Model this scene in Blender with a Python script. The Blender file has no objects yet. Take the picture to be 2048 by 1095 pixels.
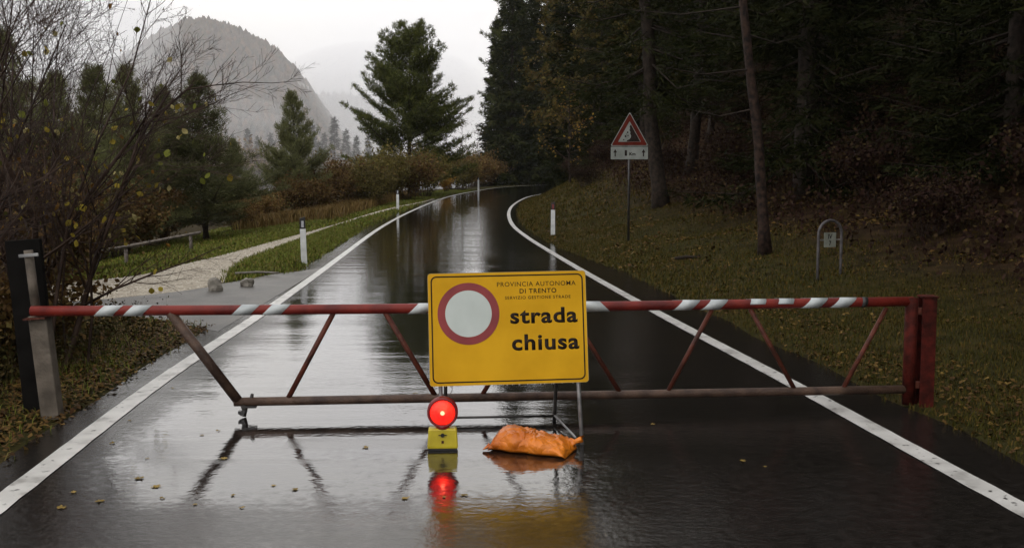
import bpy, math, random
import numpy as np
from mathutils import Matrix, Vector, Euler

R_ = math.radians
random.seed(7)
rng = np.random.default_rng(11)
scene = bpy.context.scene
col = scene.collection

# ------------------------------------------------------------------ camera
cam_d = bpy.data.cameras.new('camera')
cam_d.sensor_width = 36.0
cam_d.lens = 34.98
cam_d.clip_start = 0.05
cam_d.clip_end = 9000
cam = bpy.data.objects.new('camera', cam_d)
cam.location = (0, 0, 1.6)
cam.rotation_euler = (R_(90 - 5.04), 0, 0)
col.objects.link(cam)
scene.camera = cam

# ------------------------------------------------------------------ world: overcast sky
SUN_EL, SUN_ROT = R_(42), R_(150)
world = bpy.data.worlds.new('World')
scene.world = world
world.use_nodes = True
wn, wl = world.node_tree.nodes, world.node_tree.links
wn.clear()
wo = wn.new('ShaderNodeOutputWorld')
bg = wn.new('ShaderNodeBackground')
bg.inputs['Strength'].default_value = 0.10
sky = wn.new('ShaderNodeTexSky')
sky.sky_type = 'NISHITA'
sky.sun_disc = False
sky.sun_elevation = SUN_EL
sky.sun_rotation = SUN_ROT
sky.air_density = 1.0
sky.dust_density = 4.0
hs = wn.new('ShaderNodeHueSaturation')
hs.inputs['Saturation'].default_value = 0.15
wl.new(sky.outputs[0], hs.inputs['Color'])
tc = wn.new('ShaderNodeTexCoord')
sep = wn.new('ShaderNodeSeparateXYZ')
wl.new(tc.outputs['Generated'], sep.inputs[0])
mx0 = wn.new('ShaderNodeMath'); mx0.operation = 'MAXIMUM'; mx0.inputs[1].default_value = 0.0
wl.new(sep.outputs['Z'], mx0.inputs[0])
lum = wn.new('ShaderNodeMath'); lum.operation = 'MULTIPLY_ADD'       # CIE overcast: (1 + 2 sin e) / 3
lum.inputs[1].default_value = 5.0; lum.inputs[2].default_value = 14.0
wl.new(mx0.outputs[0], lum.inputs[0])
cn = wn.new('ShaderNodeTexNoise')
cn.inputs['Scale'].default_value = 1.6; cn.inputs['Detail'].default_value = 5
wl.new(tc.outputs['Generated'], cn.inputs['Vector'])
cr = wn.new('ShaderNodeValToRGB')
cr.color_ramp.elements[0].position = 0.3; cr.color_ramp.elements[0].color = (0.72, 0.72, 0.80, 1)
cr.color_ramp.elements[1].position = 0.7; cr.color_ramp.elements[1].color = (1.07, 1.03, 0.95, 1)
wl.new(cn.outputs['Fac'], cr.inputs[0])
vm = wn.new('ShaderNodeVectorMath'); vm.operation = 'SCALE'
wl.new(cr.outputs[0], vm.inputs[0]); wl.new(lum.outputs[0], vm.inputs['Scale'])
mixw = wn.new('ShaderNodeMixRGB'); mixw.inputs[0].default_value = 0.85
wl.new(hs.outputs[0], mixw.inputs[1]); wl.new(vm.outputs[0], mixw.inputs[2])
wl.new(mixw.outputs[0], bg.inputs['Color'])
wl.new(bg.outputs[0], wo.inputs['Surface'])

# ------------------------------------------------------------------ sun (diffuse, behind cloud)
sun_d = bpy.data.lights.new('sun', 'SUN')
sun_d.energy = 0.5
sun_d.angle = R_(60)
sun_d.color = (1.0, 0.97, 0.92)
sun = bpy.data.objects.new('sun', sun_d)
sun.rotation_euler = (R_(48), 0, R_(-30))
sun.location = (0, -10, 60)
col.objects.link(sun)

# ------------------------------------------------------------------ render and exposure
vs = scene.view_settings
vs.view_transform = 'Standard'; vs.look = 'None'; vs.exposure = 0.0; vs.gamma = 1.0
vs.use_curve_mapping = False
scene.render.engine = 'CYCLES'
cy = scene.cycles
cy.max_bounces = 6; cy.diffuse_bounces = 3; cy.glossy_bounces = 3
cy.transmission_bounces = 4; cy.volume_bounces = 2; cy.transparent_max_bounces = 8
cy.use_denoising = True
cy.sample_clamp_indirect = 6

# ================================================================== helpers
def tag(o, label=None, cat=None, group=None, kind=None):
    if label: o['label'] = label
    if cat: o['category'] = cat
    if group: o['group'] = group
    if kind: o['kind'] = kind
    return o

def empty(name, loc=(0, 0, 0), rz=0.0):
    o = bpy.data.objects.new(name, None)
    o.location = loc; o.rotation_euler = (0, 0, rz); o.empty_display_size = 0.2
    col.objects.link(o)
    return o

def link_mesh(name, me, mat, parent=None):
    o = bpy.data.objects.new(name, me)
    if mat is not None and not me.materials: me.materials.append(mat)
    o.parent = parent
    col.objects.link(o)
    return o

def np_mesh(name, V, T, smooth=False):
    """fast mesh from a vertex array and an index array (tris or quads)"""
    V = np.asarray(V, np.float32); T = np.asarray(T, np.int32)
    me = bpy.data.meshes.new(name)
    n, k = T.shape
    me.vertices.add(len(V)); me.vertices.foreach_set('co', V.ravel())
    me.loops.add(n * k); me.loops.foreach_set('vertex_index', T.ravel())
    me.polygons.add(n)
    me.polygons.foreach_set('loop_start', np.arange(0, n * k, k, dtype=np.int32))
    if smooth: me.polygons.foreach_set('use_smooth', np.ones(n, bool))
    me.update(calc_edges=True)
    return me

class MB:
    def __init__(self): self.v = []; self.f = []
    def add(self, vs, fs):
        b = len(self.v)
        self.v += [tuple(p) for p in vs]; self.f += [tuple(i + b for i in q) for q in fs]
        return self
    def box(self, c, s, M=None):
        x, y, z = (k / 2 for k in s)
        vs = [Vector((a * x, b * y, d * z)) for d in (-1, 1) for a, b in ((-1, -1), (1, -1), (1, 1), (-1, 1))]
        if M is not None: vs = [M @ p for p in vs]
        c = Vector(c)
        return self.add([p + c for p in vs], [(3, 2, 1, 0), (4, 5, 6, 7), (0, 1, 5, 4), (1, 2, 6, 5), (2, 3, 7, 6), (3, 0, 4, 7)])
    def tube(self, pts, rad, n=8, cap=True):
        pts = [Vector(p) for p in pts]
        if not hasattr(rad, '__len__'): rad = [rad] * len(pts)
        vs = []; up = None
        for i, p in enumerate(pts):
            d = (pts[min(i + 1, len(pts) - 1)] - pts[max(i - 1, 0)]).normalized()
            if up is None:
                up = d.orthogonal().normalized()
            up = (up - d * up.dot(d)).normalized()
            sd = d.cross(up)
            for k in range(n):
                a = 2 * math.pi * (k + 0.5) / n
                vs.append(p + (up * math.cos(a) + sd * math.sin(a)) * rad[i])
        fs = []
        for i in range(len(pts) - 1):
            for k in range(n):
                a, b = i * n + k, i * n + (k + 1) % n
                fs.append((a, b, b + n, a + n))
        if cap:
            fs.append(tuple(range(n - 1, -1, -1)))
            fs.append(tuple((len(pts) - 1) * n + k for k in range(n)))
        return self.add(vs, fs)
    def prism(self, poly, d, M=None):
        """polygon in XZ pushed d along +Y (face at y=0 looks to -Y)"""
        n = len(poly)
        vs = [Vector((x, 0, z)) for x, z in poly] + [Vector((x, d, z)) for x, z in poly]
        if M is not None: vs = [M @ p for p in vs]
        fs = [tuple(range(n)), tuple(range(2 * n - 1, n - 1, -1))]
        fs += [((k + 1) % n, k, k + n, (k + 1) % n + n) for k in range(n)]
        return self.add(vs, fs)
    def build(self, name, mat, parent=None, smooth=False, bevel=0.0):
        me = bpy.data.meshes.new(name)
        me.from_pydata(self.v, [], self.f)
        if smooth:
            me.polygons.foreach_set('use_smooth', np.ones(len(me.polygons), bool))
        me.update()
        o = link_mesh(name, me, mat, parent)
        if bevel:
            m = o.modifiers.new('bevel', 'BEVEL'); m.width = bevel; m.segments = 2; m.limit_method = 'ANGLE'
        return o

def copy_tree(o, parent=None):
    c = o.copy(); col.objects.link(c)
    if parent is not None: c.parent = parent
    for ch in o.children: copy_tree(ch, c)
    return c

# ------------------------------------------------------------------ materials
def new_mat(name):
    m = bpy.data.materials.new(name); m.use_nodes = True
    nt = m.node_tree
    return m, nt.nodes, nt.links, nt.nodes['Principled BSDF']

def ramp(n, cols, interp='LINEAR'):
    r = n.new('ShaderNodeValToRGB')
    e = r.color_ramp.elements
    r.color_ramp.interpolation = interp
    while len(e) < len(cols): e.new(0.5)
    for i, c in enumerate(cols):
        if len(c) == 4: e[i].position = c[0]; cc = c[1:]
        else: e[i].position = i / max(1, len(cols) - 1); cc = c
        e[i].color = (*cc, 1)
    return r

def mat_noise(name, c1, c2, scale=6, rough=0.6, spec=0.4, detail=6, bump=0.0, bscale=None, metallic=0.0, lo=0.35, hi=0.65):
    m, n, l, p = new_mat(name)
    t = n.new('ShaderNodeTexCoord'); nz = n.new('ShaderNodeTexNoise')
    nz.inputs['Scale'].default_value = scale; nz.inputs['Detail'].default_value = detail
    l.new(t.outputs['Object'], nz.inputs['Vector'])
    r = ramp(n, [(lo, *c1), (hi, *c2)])
    l.new(nz.outputs['Fac'], r.inputs[0]); l.new(r.outputs[0], p.inputs['Base Color'])
    p.inputs['Roughness'].default_value = rough; p.inputs['Specular IOR Level'].default_value = spec
    p.inputs['Metallic'].default_value = metallic
    if bump:
        nb = n.new('ShaderNodeTexNoise'); nb.inputs['Scale'].default_value = bscale or scale * 4; nb.inputs['Detail'].default_value = 6
        l.new(t.outputs['Object'], nb.inputs['Vector'])
        b = n.new('ShaderNodeBump'); b.inputs['Strength'].default_value = bump; b.inputs['Distance'].default_value = 0.02
        l.new(nb.outputs['Fac'], b.inputs['Height']); l.new(b.outputs[0], p.inputs['Normal'])
    return m

def mat_island(name, cols, rough=0.6, spec=0.03, objvar=0.35, trans=0.0):
    """every little face its own colour from the ramp; every copy its own brightness"""
    m, n, l, p = new_mat(name)
    g = n.new('ShaderNodeNewGeometry'); oi = n.new('ShaderNodeObjectInfo')
    r = ramp(n, cols)
    l.new(g.outputs['Random Per Island'], r.inputs[0])
    mr = n.new('ShaderNodeMapRange')
    mr.inputs['To Min'].default_value = 1 - objvar; mr.inputs['To Max'].default_value = 1 + objvar
    l.new(oi.outputs['Random'], mr.inputs[0])
    v = n.new('ShaderNodeVectorMath'); v.operation = 'SCALE'
    l.new(r.outputs[0], v.inputs[0]); l.new(mr.outputs[0], v.inputs['Scale'])
    l.new(v.outputs[0], p.inputs['Base Color'])
    p.inputs['Roughness'].default_value = rough; p.inputs['Specular IOR Level'].default_value = spec
    if trans:
        tr = n.new('ShaderNodeBsdfTranslucent'); mx = n.new('ShaderNodeMixShader'); mx.inputs[0].default_value = trans
        l.new(v.outputs[0], tr.inputs['Color'])
        out = n['Material Output']
        l.new(p.outputs[0], mx.inputs[1]); l.new(tr.outputs[0], mx.inputs[2]); l.new(mx.outputs[0], out.inputs['Surface'])
    return m

M = {}
M['bark'] = mat_noise('bark', (0.014, 0.010, 0.007), (0.042, 0.030, 0.021), 9, 0.8, 0.2, bump=0.8, bscale=22)
M['bark_red'] = mat_noise('bark_red', (0.008, 0.005, 0.004), (0.046, 0.026, 0.017), 12, 0.8, 0.2, bump=0.8, bscale=18)
M['twig'] = mat_noise('twig', (0.018, 0.010, 0.007), (0.062, 0.038, 0.026), 5, 0.6, 0.15)
M['pine'] = mat_island('pine_needles', [(0.030, 0.038, 0.010), (0.066, 0.076, 0.020), (0.11, 0.115, 0.032)], trans=0.15)
M['pine_young'] = mat_island('young_pine_needles', [(0.075, 0.080, 0.034), (0.13, 0.136, 0.056), (0.18, 0.182, 0.078)], trans=0.28)
M['spruce'] = mat_island('spruce_needles', [(0.010, 0.013, 0.004), (0.020, 0.024, 0.007), (0.036, 0.036, 0.010)], trans=0.06)
M['bush_brown'] = mat_island('bush_leaves_brown', [(0.055, 0.030, 0.013), (0.105, 0.060, 0.024), (0.16, 0.098, 0.034), (0.12, 0.098, 0.032)], trans=0.15)
M['bush_green'] = mat_island('bush_leaves_green', [(0.050, 0.042, 0.014), (0.095, 0.082, 0.024), (0.14, 0.112, 0.034)], trans=0.15)
M['bush_purple'] = mat_island('bush_leaves_purple', [(0.014, 0.007, 0.006), (0.026, 0.013, 0.010), (0.036, 0.019, 0.013), (0.055, 0.040, 0.014)], trans=0.1)
M['bush_orange'] = mat_island('bush_leaves_orange', [(0.20, 0.10, 0.02), (0.34, 0.19, 0.03), (0.26, 0.17, 0.04)], trans=0.2)
M['leaf_yellow'] = mat_island('yellow_leaves', [(0.26, 0.20, 0.03), (0.36, 0.28, 0.045)], objvar=0.45, trans=0.3, rough=0.5)
M['grass'] = mat_island('grass_blades', [(0.026, 0.027, 0.004), (0.045, 0.043, 0.007), (0.072, 0.055, 0.011), (0.098, 0.058, 0.016)], objvar=0, rough=0.55)
M['litter'] = mat_island('leaf_litter', [(0.036, 0.020, 0.009), (0.070, 0.038, 0.014), (0.12, 0.072, 0.020), (0.052, 0.025, 0.012), (0.16, 0.105, 0.028)], objvar=0, rough=0.5)

# ================================================================== terrain and road layout (metres)
ROAD_L = np.array([(-1.1, -10), (-2.1, 0), (-2.59, 4.9), (-2.91, 8.24), (-3.16, 12.5), (-3.55, 18), (-4.0, 24), (-4.38, 30), (-4.65, 36), (-4.84, 43),
                   (-4.92, 50), (-4.94, 57), (-4.85, 66), (-4.5, 77), (-3.38, 91), (-1.29, 108), (3.0, 122), (10, 133), (22, 142), (40, 149)])
ROAD_R = np.array([(4.0, -10), (2.98, 0), (2.53, 4.9), (2.25, 8.24), (1.85, 12.5), (1.40, 18), (0.95, 24), (0.45, 30), (0.05, 36), (-0.13, 43),
                   (-0.12, 50), (0.08, 57), (0.6, 66), (1.45, 75), (3.4, 86), (6.4, 98), (11, 108), (17, 116), (27, 124), (44, 131)])

def smooth_line(P, k=12):
    out = []
    n = len(P)
    for i in range(n - 1):
        p0, p1, p2, p3 = P[max(i - 1, 0)], P[i], P[i + 1], P[min(i + 2, n - 1)]
        for j in range(k):
            t = j / k
            out.append(0.5 * ((2 * p1) + (-p0 + p2) * t + (2 * p0 - 5 * p1 + 4 * p2 - p3) * t * t + (-p0 + 3 * p1 - 3 * p2 + p3) * t ** 3))
    out.append(P[-1])
    return np.array(out)
SL, SR = smooth_line(ROAD_L), smooth_line(ROAD_R)
def Lx(y): return np.interp(y, SL[:, 1], SL[:, 0])
def Rx(y): return np.interp(y, SR[:, 1], SR[:, 0])
def g(y):
    t = np.maximum(np.asarray(y, float) - 22, 0)
    z = 0.018 * (np.sqrt(t * t + 36) - 6)
    return np.minimum(z, 2.0) if z.ndim else min(float(z), 2.0)
def sst(a, b, x):
    t = np.clip((x - a) / (b - a), 0, 1); return t * t * (3 - 2 * t)
def softp(x, w=1.0): return w * np.logaddexp(0, x / w)

def vnoise(x, y, s=1.0, seed=0):
    """smooth value noise from a few sines (cheap, continuous)"""
    x = x * s + seed * 1.7; y = y * s - seed * 2.3
    return (np.sin(x * 1.3 + 1.1 * np.sin(y * 0.9)) + np.sin(y * 1.7 + 1.3 * np.sin(x * 0.7 + 2)) + np.sin((x + y) * 0.8 + seed)) / 3

KY = np.array([-20, 7, 14, 18, 30, 42, 52, 70, 90, 130, 300]); KV = np.array([0.10, 0.05, 0.09, 0.17, 0.27, 0.42, 0.56, 0.45, 0.3, 0.2, 0.1])
def T(x, y):
    """height of the land"""
    x = np.asarray(x, float); y = np.asarray(y, float)
    base = g(np.minimum(y, 125))
    sr = x - Rx(y); sl = Lx(y) - x
    k = np.interp(y, KY, KV)
    bank = k * softp(sr - 0.75, 0.12) + np.where(y < 130, 0.30, 0.12) * softp(sr - 6.5, 1.0)
    bank = np.minimum(bank, 30) + 0.06 * sst(0.8, 2.5, sr) * vnoise(x, y, 1.6, 3)
    near = 1 - sst(10.6, 12.2, y)
    far = sst(16.5, 19.5, y)
    ditch = -np.minimum(0.42 * softp(sl - 1.15, 0.12), 1.3)
    mound = 0.09 * sst(0.4, 0.9, sl) * (1 - sst(1.3, 2.0, sl)) * (1 - sst(50, 64, y))
    slope = -np.minimum(0.14 * softp(sl - 2.9, 0.3), 3.2) * (1 - 0.6 * sst(60, 110, y) * (1 - sst(30, 60, sl)))
    mid = -np.minimum(0.10 * softp(sl - 6.5, 0.3), 3.2)
    left = near * ditch + (1 - near) * ((1 - far) * mid + far * (mound + slope))
    left = left + 0.05 * sst(3.4, 6, sl) * vnoise(x, y, 1.1, 5)
    h = base + np.where(sr > 0, bank, 0) + np.where(sl > 0, left, 0)
    return h
def Tz(x, y): return float(T(x, y))

PATH_L = smooth_line(np.array([(-10.5, 14.6), (-8.4, 15.5), (-7.05, 17.2), (-6.95, 20.4), (-6.87, 23), (-6.8, 27), (-6.65, 34), (-6.3, 45), (-5.85, 58), (-5.45, 68)]), 6)
PATH_R = smooth_line(np.array([(-9.8, 12.7), (-6.6, 13.4), (-4.85, 15.7), (-5.25, 18.4), (-5.85, 22), (-6.1, 27), (-6.15, 34), (-5.9, 45), (-5.5, 58), (-5.25, 68)]), 6)
APR_N = smooth_line(np.array([(-10, 11.5), (-7, 12.1), (-4.9, 12.3), (-3.25, 10.9)]), 12)
APR_F = smooth_line(np.array([(-10, 13.1), (-7, 13.7), (-5.3, 15.1), (-3.72, 19.6)]), 12)
EDGE_L = lambda y: Lx(y) - (0.22 + 0.012 * np.clip(y, 0, 20) + 0.03 * vnoise(y, y * 0.3, 2.1, 1))
EDGE_R = lambda y: Rx(y) + (0.50 + 0.02 * np.clip(y - 6, 0, 12) - 0.045 * np.clip(y - 18, 0, 8) + 0.05 * vnoise(y, y * 0.4, 1.9, 2))

def in_poly(x, y, P):
    inside = np.zeros(x.shape, bool)
    n = len(P)
    j = n - 1
    for i in range(n):
        xi, yi = P[i]; xj, yj = P[j]
        if yi != yj:
            c = ((yi > y) != (yj > y)) & (x < (xj - xi) * (y - yi) / (yj - yi) + xi)
            inside ^= c
        j = i
    return inside
POLY_PATH = np.vstack([PATH_L, PATH_R[::-1]]); POLY_APR = np.vstack([APR_N, APR_F[::-1]])
def on_road(x, y, m=0.0):
    return (x > EDGE_L(y) - m) & (x < EDGE_R(y) + m)
def paved(x, y):
    return on_road(x, y) | in_poly(x, y, POLY_PATH) | in_poly(x, y, POLY_APR)

# ------------------------------------------------------------------ ground
def axis(parts):
    return np.unique(np.concatenate([np.arange(a, b, s) for a, b, s in parts]).round(3))
gx = axis([(-2600, -400, 110), (-400, -100, 20), (-100, -30, 4), (-30, -12, 0.8), (-12, 10, 0.2), (10, 30, 0.8), (30, 100, 4), (100, 400, 30), (400, 2700, 200)])
gy = axis([(-400, -60, 40), (-60, -12, 4), (-12, 3, 1), (3, 30, 0.2), (30, 80, 0.5), (80, 160, 1.5), (160, 400, 12), (400, 3600, 120)])
GX, GY = np.meshgrid(gx, gy)
GZ = T(GX, GY)
pm = paved(GX, GY)
core = pm & paved(GX - 0.14, GY) & paved(GX + 0.14, GY)
GZ = GZ - 0.04 * core - 0.006 * (pm & ~core)
V = np.stack([GX.ravel(), GY.ravel(), GZ.ravel()], 1)
nx, ny = len(gx), len(gy)
ii = (np.arange(ny - 1)[:, None] * nx + np.arange(nx - 1)[None, :]).ravel()
Q = np.stack([ii, ii + 1, ii + nx + 1, ii + nx], 1)
me = np_mesh('ground', V, Q, True)
att = me.attributes.new('forest', 'FLOAT', 'POINT')
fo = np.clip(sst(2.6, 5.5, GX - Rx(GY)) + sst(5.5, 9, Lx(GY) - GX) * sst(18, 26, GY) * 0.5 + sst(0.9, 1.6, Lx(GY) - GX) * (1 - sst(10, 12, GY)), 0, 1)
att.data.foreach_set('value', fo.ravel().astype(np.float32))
m, n, l, p = new_mat('ground_soil')
t = n.new('ShaderNodeTexCoord'); a = n.new('ShaderNodeAttribute'); a.attribute_name = 'forest'
nz = n.new('ShaderNodeTexNoise'); nz.inputs['Scale'].default_value = 3.5; nz.inputs['Detail'].default_value = 8
l.new(t.outputs['Object'], nz.inputs['Vector'])
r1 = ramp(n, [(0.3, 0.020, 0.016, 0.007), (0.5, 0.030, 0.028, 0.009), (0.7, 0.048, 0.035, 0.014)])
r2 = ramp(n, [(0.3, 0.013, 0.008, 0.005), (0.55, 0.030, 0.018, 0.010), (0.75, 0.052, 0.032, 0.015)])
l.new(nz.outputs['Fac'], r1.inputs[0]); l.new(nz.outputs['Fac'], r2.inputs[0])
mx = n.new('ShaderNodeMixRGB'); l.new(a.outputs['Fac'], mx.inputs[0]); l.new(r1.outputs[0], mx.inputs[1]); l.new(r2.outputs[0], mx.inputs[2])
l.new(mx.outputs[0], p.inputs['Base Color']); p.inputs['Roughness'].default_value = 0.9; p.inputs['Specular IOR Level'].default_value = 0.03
nb = n.new('ShaderNodeTexNoise'); nb.inputs['Scale'].default_value = 25; nb.inputs['Detail'].default_value = 5
l.new(t.outputs['Object'], nb.inputs['Vector'])
b = n.new('ShaderNodeBump'); b.inputs['Strength'].default_value = 0.6; b.inputs['Distance'].default_value = 0.05
l.new(nb.outputs['Fac'], b.inputs['Height']); l.new(b.outputs[0], p.inputs['Normal'])
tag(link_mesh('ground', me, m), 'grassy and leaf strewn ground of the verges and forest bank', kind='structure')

def strip(name, A, B, nc, dz, mat, label, kind='structure'):
    k = len(A)
    u = np.linspace(0, 1, nc + 1)[None, :, None]
    P = A[:, None, :] * (1 - u) + B[:, None, :] * u
    z = T(P[..., 0], P[..., 1]) + dz
    V = np.concatenate([P, z[..., None]], 2).reshape(-1, 3)
    ii = (np.arange(k - 1)[:, None] * (nc + 1) + np.arange(nc)[None, :]).ravel()
    Q = np.stack([ii, ii + 1, ii + nc + 2, ii + nc + 1], 1)
    me = np_mesh(name, V, Q, True)
    at_ = me.attributes.new('across', 'FLOAT', 'POINT')
    at_.data.foreach_set('value', np.broadcast_to(u[..., 0], (k, nc + 1)).ravel().astype(np.float32))
    return tag(link_mesh(name, me, mat), label, kind=kind)

# ------------------------------------------------------------------ wet road
m, n, l, p = new_mat('wet_asphalt')
t = n.new('ShaderNodeTexCoord')
def noise(scale, detail=4, vec=None, rough=0.5):
    q = n.new('ShaderNodeTexNoise'); q.inputs['Scale'].default_value = scale; q.inputs['Detail'].default_value = detail
    q.inputs['Roughness'].default_value = rough
    l.new(vec or t.outputs['Object'], q.inputs['Vector']); return q
big = noise(0.55, 5, rough=0.6)
mp = n.new('ShaderNodeMapping'); mp.inputs['Scale'].default_value = (0.45, 1.1, 1)
l.new(t.outputs['Object'], mp.inputs[0])
big2 = noise(0.9, 5, mp.outputs[0])
fine = noise(140, 3); mid = noise(16, 5)
ac = n.new('ShaderNodeAttribute'); ac.attribute_name = 'across'
def mrange(v, a0, a1, b0, b1, smooth=True):
    q = n.new('ShaderNodeMapRange'); q.interpolation_type = 'SMOOTHSTEP' if smooth else 'LINEAR'
    q.inputs['From Min'].default_value = a0; q.inputs['From Max'].default_value = a1; q.inputs['To Min'].default_value = b0; q.inputs['To Max'].default_value = b1
    l.new(v, q.inputs['Value']); return q.outputs[0]
def math_(op, a, b_=None, c=None):
    q = n.new('ShaderNodeMath'); q.operation = op
    for i, v in enumerate((a, b_, c)):
        if v is None: continue
        if isinstance(v, (int, float)): q.inputs[i].default_value = v
        else: l.new(v, q.inputs[i])
    return q.outputs[0]
grain = noise(64, 5, rough=0.75)
# standing water lies in the left lane; the edges and the right lane are only damp
lane = math_('SUBTRACT', mrange(ac.outputs['Fac'], 0.04, 0.16, 0.0, 1.0), mrange(ac.outputs['Fac'], 0.50, 0.72, 0.0, 0.70))
wet = math_('ADD', math_('MULTIPLY', lane, 0.42), math_('ADD', math_('MULTIPLY', big2.outputs['Fac'], 0.75), math_('MULTIPLY', mid.outputs['Fac'], 0.30)))
wet = math_('ADD', wet, math_('MULTIPLY', grain.outputs['Fac'], 0.16))
spx = n.new('ShaderNodeSeparateXYZ'); l.new(t.outputs['Object'], spx.inputs[0])
wet = math_('ADD', wet, mrange(spx.outputs['Y'], 4.6, 5.5, -0.26, 0.0))      # the puddle ends near the camera
dry = mrange(wet, 0.72, 0.96, 1.0, 0.0)          # 1 = damp rough stone, 0 = water film
rbase = mrange(dry, 0.0, 1.0, 0.012, 0.055, False)
# patch seams: rougher strips across the lane
sp = n.new('ShaderNodeSeparateXYZ'); l.new(t.outputs['Object'], sp.inputs[0])
wob = math_('MULTIPLY', math_('SUBTRACT', mid.outputs['Fac'], 0.5), 0.10)
yw = math_('ADD', sp.outputs['Y'], wob)
def band(v, c, w): return math_('LESS_THAN', math_('ABSOLUTE', math_('SUBTRACT', v, c)), w)
xin = math_('MULTIPLY', math_('GREATER_THAN', sp.outputs['X'], -2.3), math_('LESS_THAN', sp.outputs['X'], 0.15))
seam = math_('MULTIPLY', band(yw, 5.70, 0.045), xin)
xin2 = math_('MULTIPLY', math_('GREATER_THAN', sp.outputs['X'], -1.42), math_('LESS_THAN', sp.outputs['X'], 0.1))
seam2 = math_('MULTIPLY', band(yw, 6.10, 0.13), xin2)
seams = math_('MAXIMUM', seam, seam2)
rgh = math_('ADD', rbase, math_('MULTIPLY', seams, 0.14))
l.new(rgh, p.inputs['Roughness'])
rc = ramp(n, [(0.3, 0.008, 0.007, 0.006), (0.7, 0.020, 0.017, 0.015)])
l.new(mid.outputs['Fac'], rc.inputs[0]); l.new(rc.outputs[0], p.inputs['Base Color'])
p.inputs['IOR'].default_value = 1.5
l.new(math_('SUBTRACT', 0.8, math_('MULTIPLY', dry, 0.70)), p.inputs['Coat Weight']); p.inputs['Coat IOR'].default_value = 1.33
l.new(rgh, p.inputs['Coat Roughness'])
b1 = n.new('ShaderNodeBump'); b1.inputs['Distance'].default_value = 0.006
l.new(mrange(dry, 0.0, 1.0, 0.012, 0.16, False), b1.inputs['Strength'])
l.new(grain.outputs['Fac'], b1.inputs['Height'])
b2 = n.new('ShaderNodeBump'); b2.inputs['Distance'].default_value = 0.02; l.new(mrange(dry, 0.0, 1.0, 0.045, 0.13, False), b2.inputs['Strength'])
l.new(noise(22, 4).outputs['Fac'], b2.inputs['Height']); l.new(b1.outputs[0], b2.inputs['Normal'])
mp3 = n.new('ShaderNodeMapping'); mp3.inputs['Scale'].default_value = (0.30, 1.5, 1); l.new(t.outputs['Object'], mp3.inputs[0])
b3 = n.new('ShaderNodeBump'); b3.inputs['Distance'].default_value = 0.007; b3.inputs['Strength'].default_value = 1.0     # ruts and waves across the road
l.new(noise(1.1, 4, mp3.outputs[0]).outputs['Fac'], b3.inputs['Height']); l.new(b2.outputs[0], b3.inputs['Normal'])
l.new(b3.outputs[0], p.inputs['Normal']); l.new(b3.outputs[0], p.inputs['Coat Normal'])
M['asphalt'] = m
yy = np.concatenate([np.arange(-10, 30, 0.2), np.arange(30, 60, 0.5)])
EL = np.stack([EDGE_L(yy), yy], 1); ER = np.stack([EDGE_R(yy), yy], 1)
# beyond 60 m follow the bend by stations
iL = np.interp(np.linspace(0, 1, 80), np.linspace(0, 1, len(SL[SL[:, 1] > 60])), np.arange(len(SL))[SL[:, 1] > 60])
def sample(S, tt):
    k = np.arange(len(S)); return np.stack([np.interp(tt, k, S[:, 0]), np.interp(tt, k, S[:, 1])], 1)
kL0 = np.argmax(SL[:, 1] > 60); kR0 = np.argmax(SR[:, 1] > 60)
FL = sample(SL, np.linspace(kL0, len(SL) - 1, 90)); FR = sample(SR, np.linspace(kR0, len(SR) - 1, 90))
dv = FR - FL; dv /= np.linalg.norm(dv, axis=1)[:, None]
FLo, FRo = FL - dv * 0.35, FR + dv * 0.35
strip('road', np.vstack([EL, FLo]), np.vstack([ER, FRo]), 10, 0.0, M['asphalt'], 'wet dark asphalt road curving away to the right')

m, n, l, p = new_mat('road_paint')
t = n.new('ShaderNodeTexCoord')
nz = n.new('ShaderNodeTexNoise'); nz.inputs['Scale'].default_value = 5; nz.inputs['Detail'].default_value = 9
l.new(t.outputs['Object'], nz.inputs['Vector'])
r1 = ramp(n, [(0.32, 0.30, 0.29, 0.265), (0.45, 0.52, 0.51, 0.475), (0.7, 0.65, 0.64, 0.60)])
l.new(nz.outputs['Fac'], r1.inputs[0])
nz2 = n.new('ShaderNodeTexNoise'); nz2.inputs['Scale'].default_value = 14; nz2.inputs['Detail'].default_value = 8
l.new(t.outputs['Object'], nz2.inputs['Vector'])
r2 = ramp(n, [(0.32, 0, 0, 0), (0.38, 1, 1, 1)])
l.new(nz2.outputs['Fac'], r2.inputs[0])
mx = n.new('ShaderNodeMixRGB'); mx.inputs[1].default_value = (0.04, 0.037, 0.034, 1)
l.new(r2.outputs[0], mx.inputs[0]); l.new(r1.outputs[0], mx.inputs[2]); l.new(mx.outputs[0], p.inputs['Base Color'])
p.inputs['Roughness'].default_value = 0.3
M['paint'] = m
def line_pair(S, F, dvF, sgn, w=0.145):
    y2 = yy
    c = Lx(y2) if S is SL else Rx(y2)
    w2 = w / 2 + 0.004 * vnoise(y2, y2, 9, 4)
    A = np.stack([c - w2, y2], 1); B = np.stack([c + w2, y2], 1)
    return np.vstack([A, F - dvF * w / 2]), np.vstack([B, F + dvF * w / 2])
A, B = line_pair(SL, FL, dv, 1); strip('edge_line', A, B, 2, 0.005, M['paint'], 'white painted edge line along the left side of the road')
A, B = line_pair(SR, FR, dv, 1); strip('edge_line', A, B, 2, 0.005, M['paint'], 'white painted edge line along the right side of the road')

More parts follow.
